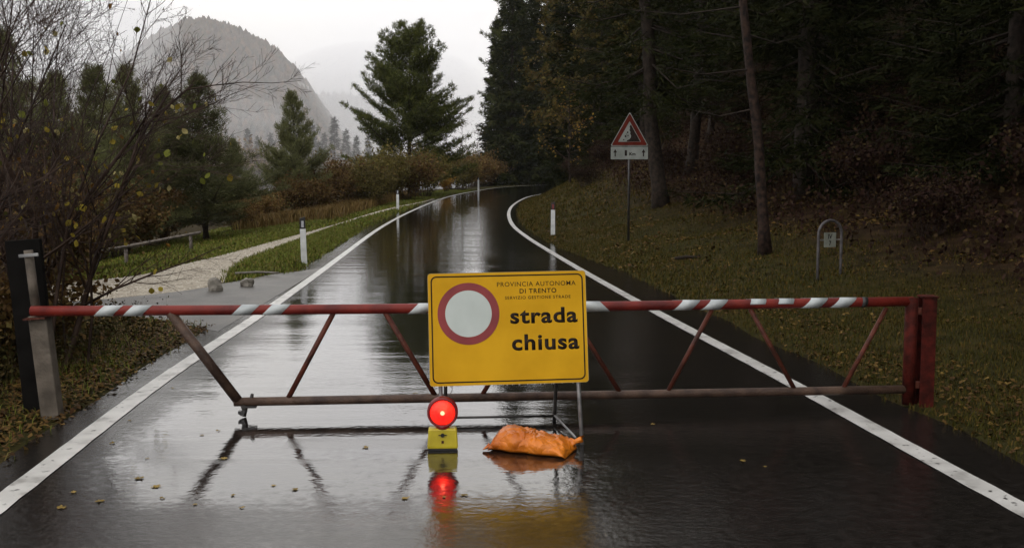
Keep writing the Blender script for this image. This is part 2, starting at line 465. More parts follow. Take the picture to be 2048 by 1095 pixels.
# ------------------------------------------------------------------ side track
M['gravel'] = mat_noise('gravel', (0.22, 0.19, 0.145), (0.40, 0.36, 0.285), 3.5, 0.8, 0.1, detail=10, bump=0.7, bscale=45)
M['apron'] = mat_noise('apron_asphalt', (0.030, 0.027, 0.023), (0.085, 0.078, 0.066), 2.2, 0.34, 0.4, detail=10, bump=0.5, bscale=70)
strip('gravel_path', PATH_L, PATH_R, 10, 0.003, M['gravel'], 'pale gravel path leaving the road on the left')
k = 40
A2 = np.stack([np.interp(np.linspace(0, 1, k), np.linspace(0, 1, len(APR_N)), APR_N[:, i]) for i in (0, 1)], 1)
B2 = np.stack([np.interp(np.linspace(0, 1, k), np.linspace(0, 1, len(APR_F)), APR_F[:, i]) for i in (0, 1)], 1)
strip('pavement', B2, A2, 12, 0.0025, M['apron'], 'grey asphalt apron joining the gravel path to the road')

# ------------------------------------------------------------------ lake, mountain, far hill
M['water'], n, l, p = new_mat('lake_water')
p.inputs['Base Color'].default_value = (0.03, 0.04, 0.04, 1); p.inputs['Roughness'].default_value = 0.12
lk = MB(); lk.add([(-120, 132, 0), (-26, 132, 0), (-29, 180, 0), (-44, 232, 0), (-150, 232, 0)], [(0, 1, 2, 3, 4)])
o = lk.build('lake', M['water']); o.location.z = -0.9
tag(o, 'pale lake glimpsed between the young pines', kind='structure')

def hill_mesh(name, Y0, prof, front, back, x0, x1, step, seed, rough):
    px = np.array([q[0] for q in prof], float); py = np.array([q[1] for q in prof], float)
    X = (px - 1024) / 1990 * Y0; Z = (372 - 24 - py) / 1990 * Y0 + 1.6
    xs = np.arange(x0, x1, step); ys = np.arange(Y0 - front, Y0 + back, step * 1.3)
    GX, GY = np.meshgrid(xs, ys)
    P = np.interp(GX * (Y0 / GY) ** 0.6, X, Z, left=Z[0], right=-4)
    E = sst(Y0 - front, Y0 - front * 0.08, GY) ** 0.8 * (1 - 0.6 * sst(Y0, Y0 + back, GY))
    N = vnoise(GX, GY, 0.045, seed) * 0.5 + vnoise(GX, GY, 0.11, seed + 3) * 0.3
    H = -4 + (P + 4) * E + rough * N * np.clip(P / 80, 0, 1) * E
    return GX, GY, H
PROF = [(-400, 190), (0, 180), (200, 150), (290, 108), (345, 70), (395, 46), (440, 44), (500, 66), (560, 98), (605, 142), (645, 192), (668, 228), (700, 275), (760, 322), (830, 356), (880, 376)]
MX, MY, MZ = hill_mesh('mountain', 1000, PROF, 330, 260, -720, 40, 9, 1, 4)
def grid_obj(name, GX, GY, GZ, mat, label):
    ny, nx = GX.shape
    V = np.stack([GX.ravel(), GY.ravel(), GZ.ravel()], 1)
    ii = (np.arange(ny - 1)[:, None] * nx + np.arange(nx - 1)[None, :]).ravel()
    return tag(link_mesh(name, np_mesh(name, V, np.stack([ii, ii + 1, ii + nx + 1, ii + nx], 1), True), mat), label, kind='structure')
M['hill'] = mat_noise('hill_ground', (0.045, 0.034, 0.022), (0.085, 0.062, 0.040), 0.03, 0.9, 0.1)
M['rock'] = mat_noise('limestone', (0.16, 0.15, 0.14), (0.42, 0.40, 0.37), 0.08, 0.85, 0.2, detail=8, bump=0.6, bscale=0.6)
grid_obj('mountain', MX, MY, MZ, M['hill'], 'wooded autumn mountain with a pale cliff, half lost in mist')
PROF2 = [(300, 330), (480, 250), (600, 205), (680, 190), (760, 204), (830, 250), (900, 320), (1000, 372)]
HX, HY, HZ = hill_mesh('hill', 1700, PROF2, 400, 200, -800, 60, 22, 4, 3)
grid_obj('hill', HX, HY, HZ, M['hill'], 'faint second hill behind the mountain in cloud')

# woods covering the mountain: one mass of small crowns
M['woods'] = mat_island('mountain_woods', [(0.030, 0.020, 0.011), (0.080, 0.046, 0.022), (0.035, 0.034, 0.014), (0.12, 0.066, 0.028), (0.016, 0.020, 0.009), (0.085, 0.056, 0.026)], objvar=0, rough=0.9, spec=0.05)
def woods(GX, GY, GZ, N, seed, rad, label, xr=(0.0, 1.0)):
    r = np.random.default_rng(seed)
    ny, nx = GX.shape
    ix = r.uniform(nx * xr[0], nx * xr[1] - 1.01, N); iy = r.uniform(0, ny * 0.85, N)
    i0 = ix.astype(int); j0 = iy.astype(int); fx = ix - i0; fy = iy - j0
    def bl(A): return (A[j0, i0] * (1 - fx) + A[j0, i0 + 1] * fx) * (1 - fy) + (A[j0 + 1, i0] * (1 - fx) + A[j0 + 1, i0 + 1] * fx) * fy
    x, y, z = bl(GX), bl(GY), bl(GZ)
    keep = z > -2
    x, y, z = x[keep], y[keep], z[keep]; N = len(x)
    R = r.uniform(0.6, 1.25, N) * rad; Hh = R * r.uniform(1.4, 3.0, N)
    lv = [(0.75, 0.0), (1.0, 0.40), (0.0, 1.0)]
    ns = 5
    Vs = []
    for (a, hz) in lv[:2]:
        for k in range(ns):
            an = 2 * math.pi * k / ns + r.uniform(0, 1, N)
            q = r.uniform(0.7, 1.25, N)
            Vs.append(np.stack([x + R * a * q * np.cos(an), y + R * a * q * np.sin(an), z + Hh * hz * r.uniform(0.85, 1.15, N)], 1))
    Vs.append(np.stack([x, y, z + Hh], 1))
    V = np.stack(Vs, 1)
    nv = V.shape[1]
    F = []
    for lev in range(1):
        for k in range(ns):
            a, b_ = lev * ns + k, lev * ns + (k + 1) % ns
            F += [(a, b_, b_ + ns), (a, b_ + ns, a + ns)]
    for k in range(ns): F.append((ns + k, ns + (k + 1) % ns, 2 * ns))
    F = np.array(F)
    Tt = (F[None] + (np.arange(N) * nv)[:, None, None]).reshape(-1, 3)
    return tag(link_mesh('woodland', np_mesh('woodland', V.reshape(-1, 3), Tt), M['woods']), label, kind='stuff')
woods(MX, MY, MZ, 30000, 5, 2.9, 'brown and green autumn woods covering the misty mountain', (0.26, 0.9))
woods(HX, HY, HZ, 5000, 6, 8.0, 'dim woods on the far hill in cloud')

# pale cliff bands on the mountain's right shoulder
def cliff(px, py, w, h, seed):
    r = random.Random(seed)
    Y = 905
    X = (px - 1024) / 1990 * Y; Z = (372 - py) / 1990 * Y
    mb = MB()
    k = 7
    vs = []
    for j in range(4):
        for i in range(k):
            u = i / (k - 1) - 0.5
            vs.append((u * w + r.uniform(-1, 1), r.uniform(-3, 3) - (0.25 - u * u) * 10, (j / 3 - 0.5) * h * (1 - 0.5 * abs(u)) + r.uniform(-1.5, 1.5)))
    for j in range(4):
        for i in range(k):
            u = i / (k - 1) - 0.5
            x_, y_, z_ = vs[j * k + i]; vs.append((x_ * 0.9, y_ + 40, z_))
    fs = []
    o_ = 4 * k
    for j in range(3):
        for i in range(k - 1):
            a = j * k + i
            fs.append((a, a + 1, a + k + 1, a + k)); fs.append((a + o_ + 1, a + o_, a + o_ + k, a + o_ + k + 1))
    for i in range(k - 1):
        a = 3 * k + i; fs.append((a, a + 1, a + o_ + 1, a + o_)); fs.append((i + 1, i, i + o_, i + o_ + 1))
    for j in range(3):
        a = j * k; fs.append((a, a + k, a + k + o_, a + o_)); a = j * k + k - 1; fs.append((a + k, a, a + o_, a + k + o_))
    mb.add(vs, fs)
    o = mb.build('cliff', M['rock']); o.location = (X, Y, Z)
    return o
CL = [cliff(565, 172, 26, 22, 1), cliff(586, 185, 20, 24, 2), cliff(545, 190, 12, 16, 3), cliff(490, 172, 14, 10, 4)]
for o, s in zip(CL, ('pale limestone cliff face on the mountain shoulder, the widest', 'pale limestone cliff face nearest the mountain edge',
                     'small pale rock outcrop below the cliff on the mountain', 'small pale rock outcrop in mist on the left of the cliff')):
    tag(o, s, kind='structure')

# ================================================================== tree kit
def sprays(C, D, Ln, Wd, r, mode='tri'):
    """thin triangles: base at C, along D"""
    N = len(C)
    D = D / (np.linalg.norm(D, axis=1)[:, None] + 1e-9)
    q = r.normal(size=(N, 3)); S = np.cross(D, q); S /= (np.linalg.norm(S, axis=1)[:, None] + 1e-9)
    a = C - S * (Wd / 2)[:, None] if np.ndim(Wd) else C - S * Wd / 2
    b = C + S * (Wd / 2)[:, None] if np.ndim(Wd) else C + S * Wd / 2
    e = C + D * Ln[:, None]
    V = np.stack([a, b, e], 1).reshape(-1, 3)
    return V, np.arange(3 * N).reshape(-1, 3)

def leaves(C, size, r):
    """small diamond leaves, random facing"""
    N = len(C)
    D = r.normal(size=(N, 3)); D /= np.linalg.norm(D, axis=1)[:, None]
    q = r.normal(size=(N, 3)); S = np.cross(D, q); S /= np.linalg.norm(S, axis=1)[:, None]
    s = size * r.uniform(0.6, 1.3, N)[:, None]
    V = np.stack([C - D * s * 0.5, C + S * s * 0.36, C + D * s * 0.5, C - S * s * 0.36], 1).reshape(-1, 3)
    return V, np.arange(4 * N).reshape(-1, 4)

def trunk_mb(h, r0, rg, lean=(0, 0), bend=0.15, n=11, seg=34, flare=1.45):
    pts, rad = [], []
    ph = rg.uniform(0, 6)
    for i in range(seg + 1):
        u = i / seg
        pts.append((lean[0] * u * h + bend * math.sin(u * 3 + ph) * u + 0.25 * r0 * math.sin(u * 23 + ph), lean[1] * u * h + bend * math.cos(u * 2.3 + ph) * u, h * u - (0.15 if i == 0 else 0)))
        rad.append(r0 * ((1 - u) ** 0.8 * 0.95 + 0.03) * (flare if i == 0 else 1.0 + (0.08 if i == 1 else 0)))
    mb = MB(); mb.tube(pts, rad, n)
    for i in range(len(mb.v)):          # knots and ridges
        c = Vector(pts[min(i // n, seg)]); q = Vector(mb.v[i]); mb.v[i] = tuple(c + (q - c) * rg.uniform(0.86, 1.13))
    return mb, pts

def lerp_pts(pts, z):
    for a, b_ in zip(pts, pts[1:]):
        if b_[2] >= z:
            t_ = (z - a[2]) / (b_[2] - a[2] + 1e-9)
            return Vector(a).lerp(Vector(b_), t_)
    return Vector(pts[-1])

def make_pine(h, z0, rmax, r0, seed, nl=0.16, nw=0.016, per=14, dz=0.42, lean=(0, 0), dens=0.26, bark='bark', top=0.25, gap=0.0, pw=0.75, mat='pine', asc=38):
    rg = np.random.default_rng(seed)
    root = empty('pine_tree')
    tm, pts = trunk_mb(h * 0.97, r0, rg, lean)
    tm.build('trunk', M[bark], root, True)
    bm = MB(); C = []; D = []
    z = z0
    while z < h - 0.15:
        t_ = (z - z0) / (h - z0)
        for k in range(rg.integers(3, 6)):
            if rg.uniform() < gap: continue
            az = rg.uniform(0, 2 * math.pi)
            ln = rmax * ((1 - t_) ** pw * (0.55 + 0.45 * min(1, t_ * 4 + 0.45))) * rg.uniform(0.55, 1.12) + top
            pit = R_(rg.uniform(-8, 18) + asc * t_)
            p0 = lerp_pts(pts, z + rg.uniform(-0.1, 0.1))
            d0 = Vector((math.cos(az), math.sin(az), 0)); sd = Vector((-d0.y, d0.x, 0))
            wob = rg.uniform(-0.15, 0.15); up = rg.uniform(0.10, 0.28)
            def at_(u): return p0 + d0 * (ln * u * math.cos(pit)) + sd * (ln * wob * u * u) + Vector((0, 0, ln * (math.sin(pit) * u + up * u * u)))
            br = max(0.012, r0 * 0.22 * ln / max(rmax, 0.1))
            bm.tube([at_(u) for u in (0, 0.33, 0.66, 1)], [br, br * 0.75, br * 0.45, 0.006], 4, False)
            ns = max(2, int(ln / dens))
            for s in range(ns):
                u = 0.22 + 0.78 * (s + rg.uniform(0.2, 0.8)) / ns
                for sgn in (-1, 1):
                    sl = (0.42 * ln * (1 - u) + 0.18) * rg.uniform(0.6, 1.2)
                    sl = min(sl, 1.3)
                    q0 = at_(u); fw = (at_(min(1, u + 0.05)) - at_(u - 0.05)).normalized()
                    dd = (fw * 0.7 + sd * sgn * rg.uniform(0.5, 1.0) + Vector((0, 0, rg.uniform(0.0, 0.45)))).normalized()
                    nt = max(1, int(sl / (dens * 0.8)))
                    if sl > 0.3: bm.tube([q0, q0 + dd * sl], [br * 0.3, 0.004], 3, False)
                    for q in range(nt):
                        c = q0 + dd * (sl * (q + 1) / nt)
                        C.append(c); D.append(dd + Vector((0, 0, 0.35)))
            C.append(at_(1)); D.append((at_(1) - at_(0.9)).normalized() + Vector((0, 0, 0.3)))
        z += dz * rg.uniform(0.75, 1.25) * (1 - 0.35 * t_)
    tp = Vector(pts[-1])
    for k in range(5): C.append(tp + Vector((0, 0, 0.06 * k))); D.append(Vector((0, 0, 1)))
    bm.build('branches', M[bark], root)
    C = np.array([tuple(c) for c in C]); D = np.array([tuple(d) for d in D])
    C = np.repeat(C, per, 0); D = np.repeat(D, per, 0)
    D = D / np.linalg.norm(D, axis=1)[:, None] + rg.normal(size=D.shape) * 0.62
    C = C + rg.normal(size=C.shape) * nl * 0.25
    V, F = sprays(C, D, nl * rg.uniform(0.6, 1.25, len(C)), nw, rg)
    link_mesh('crown', np_mesh('crown', V, F), M[mat], root)
    return root

def make_spruce(h, z0, rmax, r0, seed, nl=0.22, nw=0.035, dz=0.5, lean=(0, 0), per=3, step=0.2, mat='spruce', bark='bark', tiers=6):
    rg = np.random.default_rng(seed)
    root = empty('spruce_tree')
    tm, pts = trunk_mb(h * 0.98, r0, rg, lean, 0.1)
    tm.build('trunk', M[bark], root, True)
    bm = MB(); C = []; D = []
    z = z0
    while z < h - 0.2:
        t_ = (z - z0) / (h - z0)
        for k in range(rg.integers(tiers - 1, tiers + 2)):
            az = rg.uniform(0, 2 * math.pi)
            ln = rmax * (1 - t_) ** 0.85 * rg.uniform(0.6, 1.12) + 0.2
            pit = R_(-12 + 40 * t_ + rg.uniform(-8, 8))
            p0 = lerp_pts(pts, z + rg.uniform(-0.2, 0.2))
            d0 = Vector((math.cos(az), math.sin(az), 0)); sd = Vector((-d0.y, d0.x, 0))
            dr = rg.uniform(0.12, 0.3) * (1 - t_)
            def at_(u): return p0 + d0 * (ln * u * math.cos(pit)) + Vector((0, 0, ln * (math.sin(pit) * u - dr * math.sin(u * 2.6) * 0.8 + dr * 0.5 * u * u)))
            br = max(0.010, r0 * 0.16 * ln / max(rmax, 0.1))
            bm.tube([at_(u) for u in (0, 0.5, 1)], [br, br * 0.6, 0.005], 4, False)
            ns = max(2, int(ln / step))
            for s in range(ns):
                u = 0.15 + 0.85 * (s + rg.uniform(0.2, 0.8)) / ns
                q0 = at_(u); wd = (0.30 * ln * (1 - u) + 0.12)
                for sgn in (-1, 1):
                    nn = max(1, int(wd / (step * 0.8)))
                    dd = d0 * 0.75 + sd * sgn * rg.uniform(0.7, 1.1) + Vector((0, 0, rg.uniform(-0.5, 0.05)))
                    for q in range(nn):
                        C.append(q0 + dd * (wd * (q + 0.5) / nn)); D.append(dd)
        z += dz * rg.uniform(0.7, 1.3) * (1 - 0.4 * t_)
    tp = Vector(pts[-1])
    for k in range(6): C.append(tp + Vector((0, 0, 0.08 * k - 0.1))); D.append(Vector((0, 0, 1)))
    bm.build('branches', M[bark], root)
    C = np.array([tuple(c) for c in C]); D = np.array([tuple(d) for d in D])
    C = np.repeat(C, per, 0); D = np.repeat(D, per, 0)
    D = D / np.linalg.norm(D, axis=1)[:, None] + rg.normal(size=D.shape) * 0.5
    C = C + rg.normal(size=C.shape) * step * 0.3
    V, F = sprays(C, D, nl * rg.uniform(0.6, 1.4, len(C)), nw, rg)
    link_mesh('crown', np_mesh('crown', V, F), M[mat], root)
    return root

def make_bush(name, w, h, seed, mat, nleaf=2600, ls=0.07, nst=26):
    rg = np.random.default_rng(seed)
    root = empty(name)
    bm = MB(); P = []
    for k in range(nst):
        az = rg.uniform(0, 6.28); rr_ = rg.uniform(0.15, 1) ** 0.7; hh = h * rg.uniform(0.65, 1.05) * (1 - 0.4 * rr_ ** 2)
        a = Vector((math.cos(az) * 0.12 * w * rg.uniform(), math.sin(az) * 0.12 * w * rg.uniform(), -0.05))
        e = Vector((math.cos(az) * w * 0.5 * rr_, math.sin(az) * w * 0.5 * rr_, hh))
        mdl = a.lerp(e, 0.5) + Vector((rg.normal() * 0.06 * w, rg.normal() * 0.06 * w, 0.12 * h))
        bm.tube([a, mdl, e], [0.014, 0.009, 0.003], 3, False)
        for q in range(5):
            u = rg.uniform(0.3, 1.0); b0 = mdl.lerp(e, (u - 0.3) / 0.7)
            b1 = b0 + Vector((rg.normal() * 0.16 * w, rg.normal() * 0.16 * w, abs(rg.normal()) * 0.16 * h))
            bm.tube([b0, b1], [0.006, 0.002], 3, False)
            P.append((b0, b1))
        P.append((mdl, e)); P.append((a.lerp(mdl, 0.5), mdl))
    bm.build('stems', M['twig'], root)
    idx = rg.integers(0, len(P), nleaf); u = rg.uniform(0, 1.05, nleaf)[:, None]
    A = np.array([tuple(p_[0]) for p_ in P])[idx]; B = np.array([tuple(p_[1]) for p_ in P])[idx]
    C = A * (1 - u) + B * u + rg.normal(size=(nleaf, 3)) * 0.06 * w * 0.6
    C[:, 2] = np.maximum(C[:, 2], 0.03)
    Vv, F = leaves(C, ls, rg)
    link_mesh('foliage', np_mesh('foliage', Vv, F), M[mat], root)
    return root

def place(root, x, y, label, cat, group=None, rz=None, s=1.0, dz=0.0, sz=None, copy=True):
    o = copy_tree(root) if copy else root
    o.location = (x, y, Tz(x, y) + dz)
    o.rotation_euler = (0, 0, random.uniform(0, 6.28) if rz is None else rz)
    o.scale = (s, s, sz or s)
    return tag(o, label, cat, group)
def X_(px, Y): return (px - 1024) / 1990 * Y

# ------------------------------------------------------------------ pines on the left
big = make_pine(12.4, 0.8, 5.4, 0.20, 21, nl=0.30, nw=0.055, per=13, dz=0.37, dens=0.32, gap=0.05, top=0.75, pw=0.62)
place(big, X_(822, 77), 77, 'tall spreading pine standing alone left of the road bend', 'pine tree', rz=0.6, copy=False)
young = make_pine(6.0, 0.5, 2.3, 0.085, 33, nl=0.19, nw=0.022, per=12, dz=0.22, dens=0.19, mat='pine_young', pw=1.0, top=0.12, asc=62)
place(young, X_(412, 35), 35, 'young green pine with visible trunk beside the gravel path', 'pine tree', rz=0.3, copy=False, sz=0.93, s=1.25)
young2 = make_pine(5.9, 0.3, 2.5, 0.09, 35, nl=0.22, nw=0.030, per=11, dz=0.22, dens=0.20, mat='pine_young', pw=0.95, top=0.15, asc=58)
place(young2, X_(592, 52), 52, 'small cone shaped pine left of the brown bushes, mountain behind it', 'pine tree', rz=1.0, copy=False, sz=1.05, s=0.98)
place(young2, X_(330, 40), 40, 'dark pine half hidden behind the young green pine', 'pine tree', rz=2.2, s=1.0)
place(young, X_(255, 33), 33, 'dark pine behind the rail fence, its top among bare twigs', 'pine tree', rz=4.0, s=1.0)
place(young2, X_(190, 36), 36, 'dense dark pine left of the rail fence', 'pine tree', rz=3.0, s=1.1)
place(young2, X_(120, 30), 30, 'dark pine seen through the bare shrub at left', 'pine tree', rz=5.0, s=0.95)
place(young, X_(30, 28), 28, 'dark pine at the left edge behind the bare shrub', 'pine tree', rz=1.0, s=1.1)
place(young2, X_(470, 62), 62, 'dim pine between the young green pine and the cone shaped pine', 'pine tree', rz=1.7, s=0.85)

# ------------------------------------------------------------------ spruces
sp1 = make_spruce(21, 1.2, 3.0, 0.24, 51, nl=0.24, nw=0.045, dz=0.48, per=4, step=0.21)
sp2 = make_spruce(18, 0.6, 3.3, 0.22, 52, nl=0.24, nw=0.045, dz=0.46, per=4, step=0.21)
sp3 = make_spruce(24, 3.5, 3.2, 0.27, 53, nl=0.25, nw=0.050, dz=0.54, per=4, step=0.22)
spf = make_spruce(23, 0.8, 3.6, 0.26, 54, nl=0.60, nw=0.17, dz=0.55, per=4, step=0.34, tiers=7)
place(spf, X_(1024, 128), 128, 'tall spruce whose straight left side borders the bright sky', 'spruce tree', s=1.25, copy=False)
place(spf, X_(1052, 133), 133, 'tall spruce just right of the one bordering the bright sky', 'spruce tree', s=1.2)
place(spf, X_(1082, 127), 127, 'tall dark spruce straight above the point where the road vanishes', 'spruce tree', s=1.1)
place(spf, X_(1110, 150), 150, 'broad spruce far back beyond the road bend', 'spruce tree', s=1.3)
over = make_pine(29, 8, 6.2, 0.30, 61, nl=0.42, nw=0.075, per=14, dz=0.75, dens=0.45, gap=0.2, bark='bark_red')
place(over, X_(1022, 135), 135, 'tall pine whose upper boughs reach out over the bright sky', 'pine tree', rz=2.0, copy=False)

# trunks one can tell apart on the right bank
t1 = make_spruce(19, 3.6, 3.2, 0.23, 71, nl=0.26, nw=0.040, dz=0.55, per=3, step=0.24, lean=(-0.09, 0))
place(t1, 4.42, 30.0, 'thick dark leaning trunk just right of the falling rocks sign', 'spruce tree', rz=0, copy=False)
t2 = make_pine(17, 6.5, 2.8, 0.098, 72, nl=0.2, nw=0.022, per=10, dz=0.55, dens=0.34, lean=(-0.105, 0), bark='bark_red', gap=0.1)
place(t2, 4.62, 18.0, 'slender reddish pine trunk nearest the road, left of the metal hoop', 'pine tree', rz=0, copy=False)
bt = MB()
for z_, az, ln in ((2.6, 2.9, 1.2), (3.3, 3.4, 1.9), (3.9, 0.3, 1.1), (4.4, 3.0, 2.3), (5.0, 5.6, 1.3), (5.5, 3.6, 2.2), (6.2, 0.2, 1.7), (6.6, 2.7, 2.0)):
    c0 = Vector((-0.105 * z_, 0, z_)); d = Vector((math.cos(az), math.sin(az), 0.0))
    bt.tube([c0, c0 + d * ln * 0.5 + Vector((0, 0, -0.12)), c0 + d * ln + Vector((0, 0, 0.02))], [0.018, 0.011, 0.004], 4, False)
    for q in range(4):
        b0 = c0 + d * ln * (0.35 + 0.15 * q); bt.tube([b0, b0 + Vector((d.x * 0.2, d.y * 0.2 + random.uniform(-0.3, 0.3), random.uniform(-0.25, 0.1)))], [0.006, 0.002], 3, False)
bt.build('dead_branches', M['bark'], t2)
place(t1, 6.2, 34.5, 'upright dark trunk behind and right of the thick leaning trunk', 'spruce tree', rz=2.0, s=0.85)
place(t1, 7.7, 39.0, 'thin dark trunk deep in the wood right of the falling rocks sign', 'spruce tree', rz=3.3, s=0.62)

# the dark wood: many look-alike spruces
FG = 'spruces of the dark wood'
FL_ = 'tall dark spruce standing in the unlit wood right of the road'
prot = [sp1, sp2, sp3]
spots = [(7.0, 24), (9.5, 19), (8.6, 29), (11.5, 25), (12.5, 15.5), (10.6, 35), (14, 31), (15, 21), (9.2, 45), (6.0, 46), (5.2, 58), (8.0, 55), (12.5, 42), (17, 27), (18, 38), (7.6, 66),
         (4.9, 70), (10.5, 70), (13.5, 57), (6.8, 80), (10.0, 84), (14.5, 76), (19, 50), (20, 64), (9.0, 95), (14, 95), (20, 80), (22, 100), (13.5, 11), (16.5, 15), (11.5, 5.5), (15.5, 3), (12.5, -4), (17, 9), (21, 14),
         (24, 24), (5.0, 134), (11.0, 142), (18, 150), (8.5, 156), (26, 156), (-2.0, 146), (34, 160), (10, -10), (10.8, 12.2), (7.4, 8.4), (7.6, 4.0), (7.2, -2.0), (10.5, 1.0)]
first_ = {}
for k, (x, y) in enumerate(spots):
    pr = spf if y > 60 else (sp3 if (x < 9 and y < 14) else prot[k % 3])
    new = pr is not spf and not first_.get(pr.name)
    first_[pr.name] = True
    place(pr, x, y, FL_, 'spruce tree', FG, s=random.uniform(0.85, 1.15), dz=-0.1, copy=not new)

# small autumn tree with yellow leaves on the right bank
def leafy_tree(name, h, seed, nleaf, ls, mat, spread=1.6, r0=0.06, nb=34):
    rg = np.random.default_rng(seed)
    root = empty(name)
    tm, pts = trunk_mb(h, r0, rg, (0.03, 0), 0.1, 7)
    tm.build('trunk', M['bark'], root, True)
    bm = MB(); P = []
    for k in range(nb):
        z = h * rg.uniform(0.2, 0.98); az = rg.uniform(0, 6.28); ln = spread * (1.15 - 0.7 * z / h) * rg.uniform(0.5, 1.1)
        p0 = lerp_pts(pts, z); p1 = p0 + Vector((math.cos(az) * ln, math.sin(az) * ln, ln * rg.uniform(0.1, 0.7)))
        bm.tube([p0, p0.lerp(p1, 0.5) + Vector((0, 0, -0.05)), p1], [0.018, 0.010, 0.003], 4, False)
        for q in range(4):
            b0 = p0.lerp(p1, rg.uniform(0.3, 1)); b1 = b0 + Vector(tuple(rg.normal(size=3) * 0.17 * spread))
            bm.tube([b0, b1], [0.005, 0.002], 3, False); P.append((b0, b1))
        P.append((p0.lerp(p1, 0.4), p1))
    bm.build('branches', M['twig'], root)
    idx = rg.integers(0, len(P), nleaf); u = rg.uniform(0, 1.05, nleaf)[:, None]
    A = np.array([tuple(p_[0]) for p_ in P])[idx]; B = np.array([tuple(p_[1]) for p_ in P])[idx]
    Vv, F = leaves(A * (1 - u) + B * u + rg.normal(size=(nleaf, 3)) * 0.08, ls, rg)
    link_mesh('crown', np_mesh('crown', Vv, F), M[mat], root)
    return root
M['leaf_dull'] = mat_island('dull_yellow_leaves', [(0.13, 0.085, 0.018), (0.22, 0.15, 0.03), (0.16, 0.075, 0.018)], objvar=0.1, trans=0.25)
ys = leafy_tree('autumn_tree', 5.4, 81, 190, 0.16, 'leaf_dull', 2.1)
place(ys, 3.02, 52, 'small autumn tree with sparse yellow leaves on the right bank', 'tree', copy=False)
M['olive_leaf'] = mat_island('olive_leaves', [(0.050, 0.042, 0.014), (0.095, 0.080, 0.025), (0.15, 0.118, 0.036), (0.115, 0.068, 0.024)], trans=0.2)
yb = leafy_tree('autumn_tree', 12.5, 82, 11000, 0.20, 'olive_leaf', 3.6, 0.12, 70)
place(yb, 5.0, 62, 'olive leaved tree behind the small yellow leaved tree', 'tree', copy=False)
place(yb, 4.6, 76, 'olive leaved tree overhanging the road bend from the right', 'tree', s=1.2)
place(yb, 6.6, 46, 'olive leaved tree between the falling rocks sign and the dark wood', 'tree', s=0.95)
place(yb, 6.2, 92, 'olive leaved tree farthest back on the inside of the bend', 'tree', s=1.3)
bare = leafy_tree('bare_tree', 6.5, 83, 160, 0.12, 'bush_brown', 1.8, 0.07)
place(bare, X_(955, 112), 112, 'thin bare tree in the gap between the spreading pine and the spruces', 'tree', copy=False)
place(bare, X_(925, 106), 106, 'bare tree behind the right flank of the spreading pine', 'tree', s=1.1)

# ------------------------------------------------------------------ bushes
bb1 = make_bush('bush', 4.4, 3.0, 91, 'bush_brown', 7000, 0.14, 40)
bb2 = make_bush('bush', 4.0, 3.3, 92, 'bush_green', 6500, 0.14, 40)
bo = make_bush('bush', 1.5, 1.35, 93, 'bush_orange', 1500, 0.11)
bp = make_bush('bush', 3.0, 1.9, 94, 'bush_purple', 3200, 0.10)
blist = [(655, 54, bb1, 0.85, 'brown bush at the left end of the roadside thicket'), (705, 58, bb1, 1.0, 'reddish brown bush second from the left in the roadside thicket'),
         (745, 55, bb2, 0.75, 'olive bush in front of the reddish brown bush in the roadside thicket'), (768, 64, bb2, 1.05, 'tall olive bush behind the second delineator post'),
         (815, 66, bb1, 1.05, 'brown bush just below the spreading pine'), (850, 72, bb2, 1.0, 'olive bush at the right end of the roadside thicket'),
         (905, 100, bb1, 1.2, 'brown bush behind the orange bush'), (940, 118, bb2, 1.3, 'olive bush behind the farthest delineator post'),
         (922, 93, bb2, 0.9, 'olive bush left of the farthest delineator post'), (950, 112, bb1, 1.3, 'brown bush right behind the farthest delineator post'), (975, 126, bb1, 1.3, 'brown bush at the foot of the tall spruce beyond the bend'), (1040, 133, bb2, 1.3, 'dark bush facing the road where it vanishes round the bend'),
         (520, 47, bb1, 0.55, 'low rusty bush in grass between the two pines'), (475, 42, bb1, 0.5, 'low rusty bush right of the young green pine trunk'),
         (610, 49, bb1, 0.7, 'brown bush at the foot of the cone shaped pine'), (560, 55, bb2, 0.5, 'low olive bush left of the cone shaped pine'),
         (310, 37, bb1, 0.8, 'dark bush beneath the pines behind the fence'), (220, 30, bb1, 0.8, 'dark bush behind the left end of the rail fence')]
for k, (px, Y, pr, s, lb) in enumerate(blist):
    first = pr.get('category') is None
    place(pr, X_(px, Y), Y, lb, 'bush', s=s, copy=not first, dz=-0.05)
for px, Y, pr, s, lb in ((-60, 9.0, bb1, 0.5, 'dark bush cut off by the left picture edge'), 
                         (40, 19, bb1, 0.7, 'dark brown bush left of the gravel path behind the bare shrubs'), (150, 23, bb2, 0.65, 'olive bush behind the gravel path end'), (-40, 16, bb1, 0.8, 'dark brown bush far left behind the bare shrubs')):
    first = pr.get('category') is None
    place(pr, X_(px, Y), Y, lb, 'bush', s=s, copy=not first, dz=-0.05)
place(bo, X_(893, 88), 88, 'bright orange bush by the far left edge of the road', 'bush', copy=False)
rb = [(3.3, 45, 0.6), (5.6, 36, 0.7), (6.4, 27.5, 0.75), (7.6, 21, 0.8), (8.8, 23, 0.9), (7.2, 31, 0.8), (9.6, 27, 0.9), (7.0, 16.5, 0.6), (9.0, 16, 0.9), (10.4, 19.5, 1.0), (8.4, 38, 0.9), (4.6, 49, 0.7), (11, 22.5, 1.0),
      (9.2, 12.6, 0.75), (11.2, 13.2, 1.0), (12.6, 19, 1.0), (10.4, 31, 0.9), (5.4, 53, 0.8), (4.4, 66, 0.8), (10.6, 9.5, 0.9)]
for k, (x, y, s) in enumerate(rb):
    place(bp, x, y, 'low purplish brown bush in the undergrowth of the dark wood', 'bush', 'bushes under the dark wood', s=s, copy=k > 0, dz=-0.05)

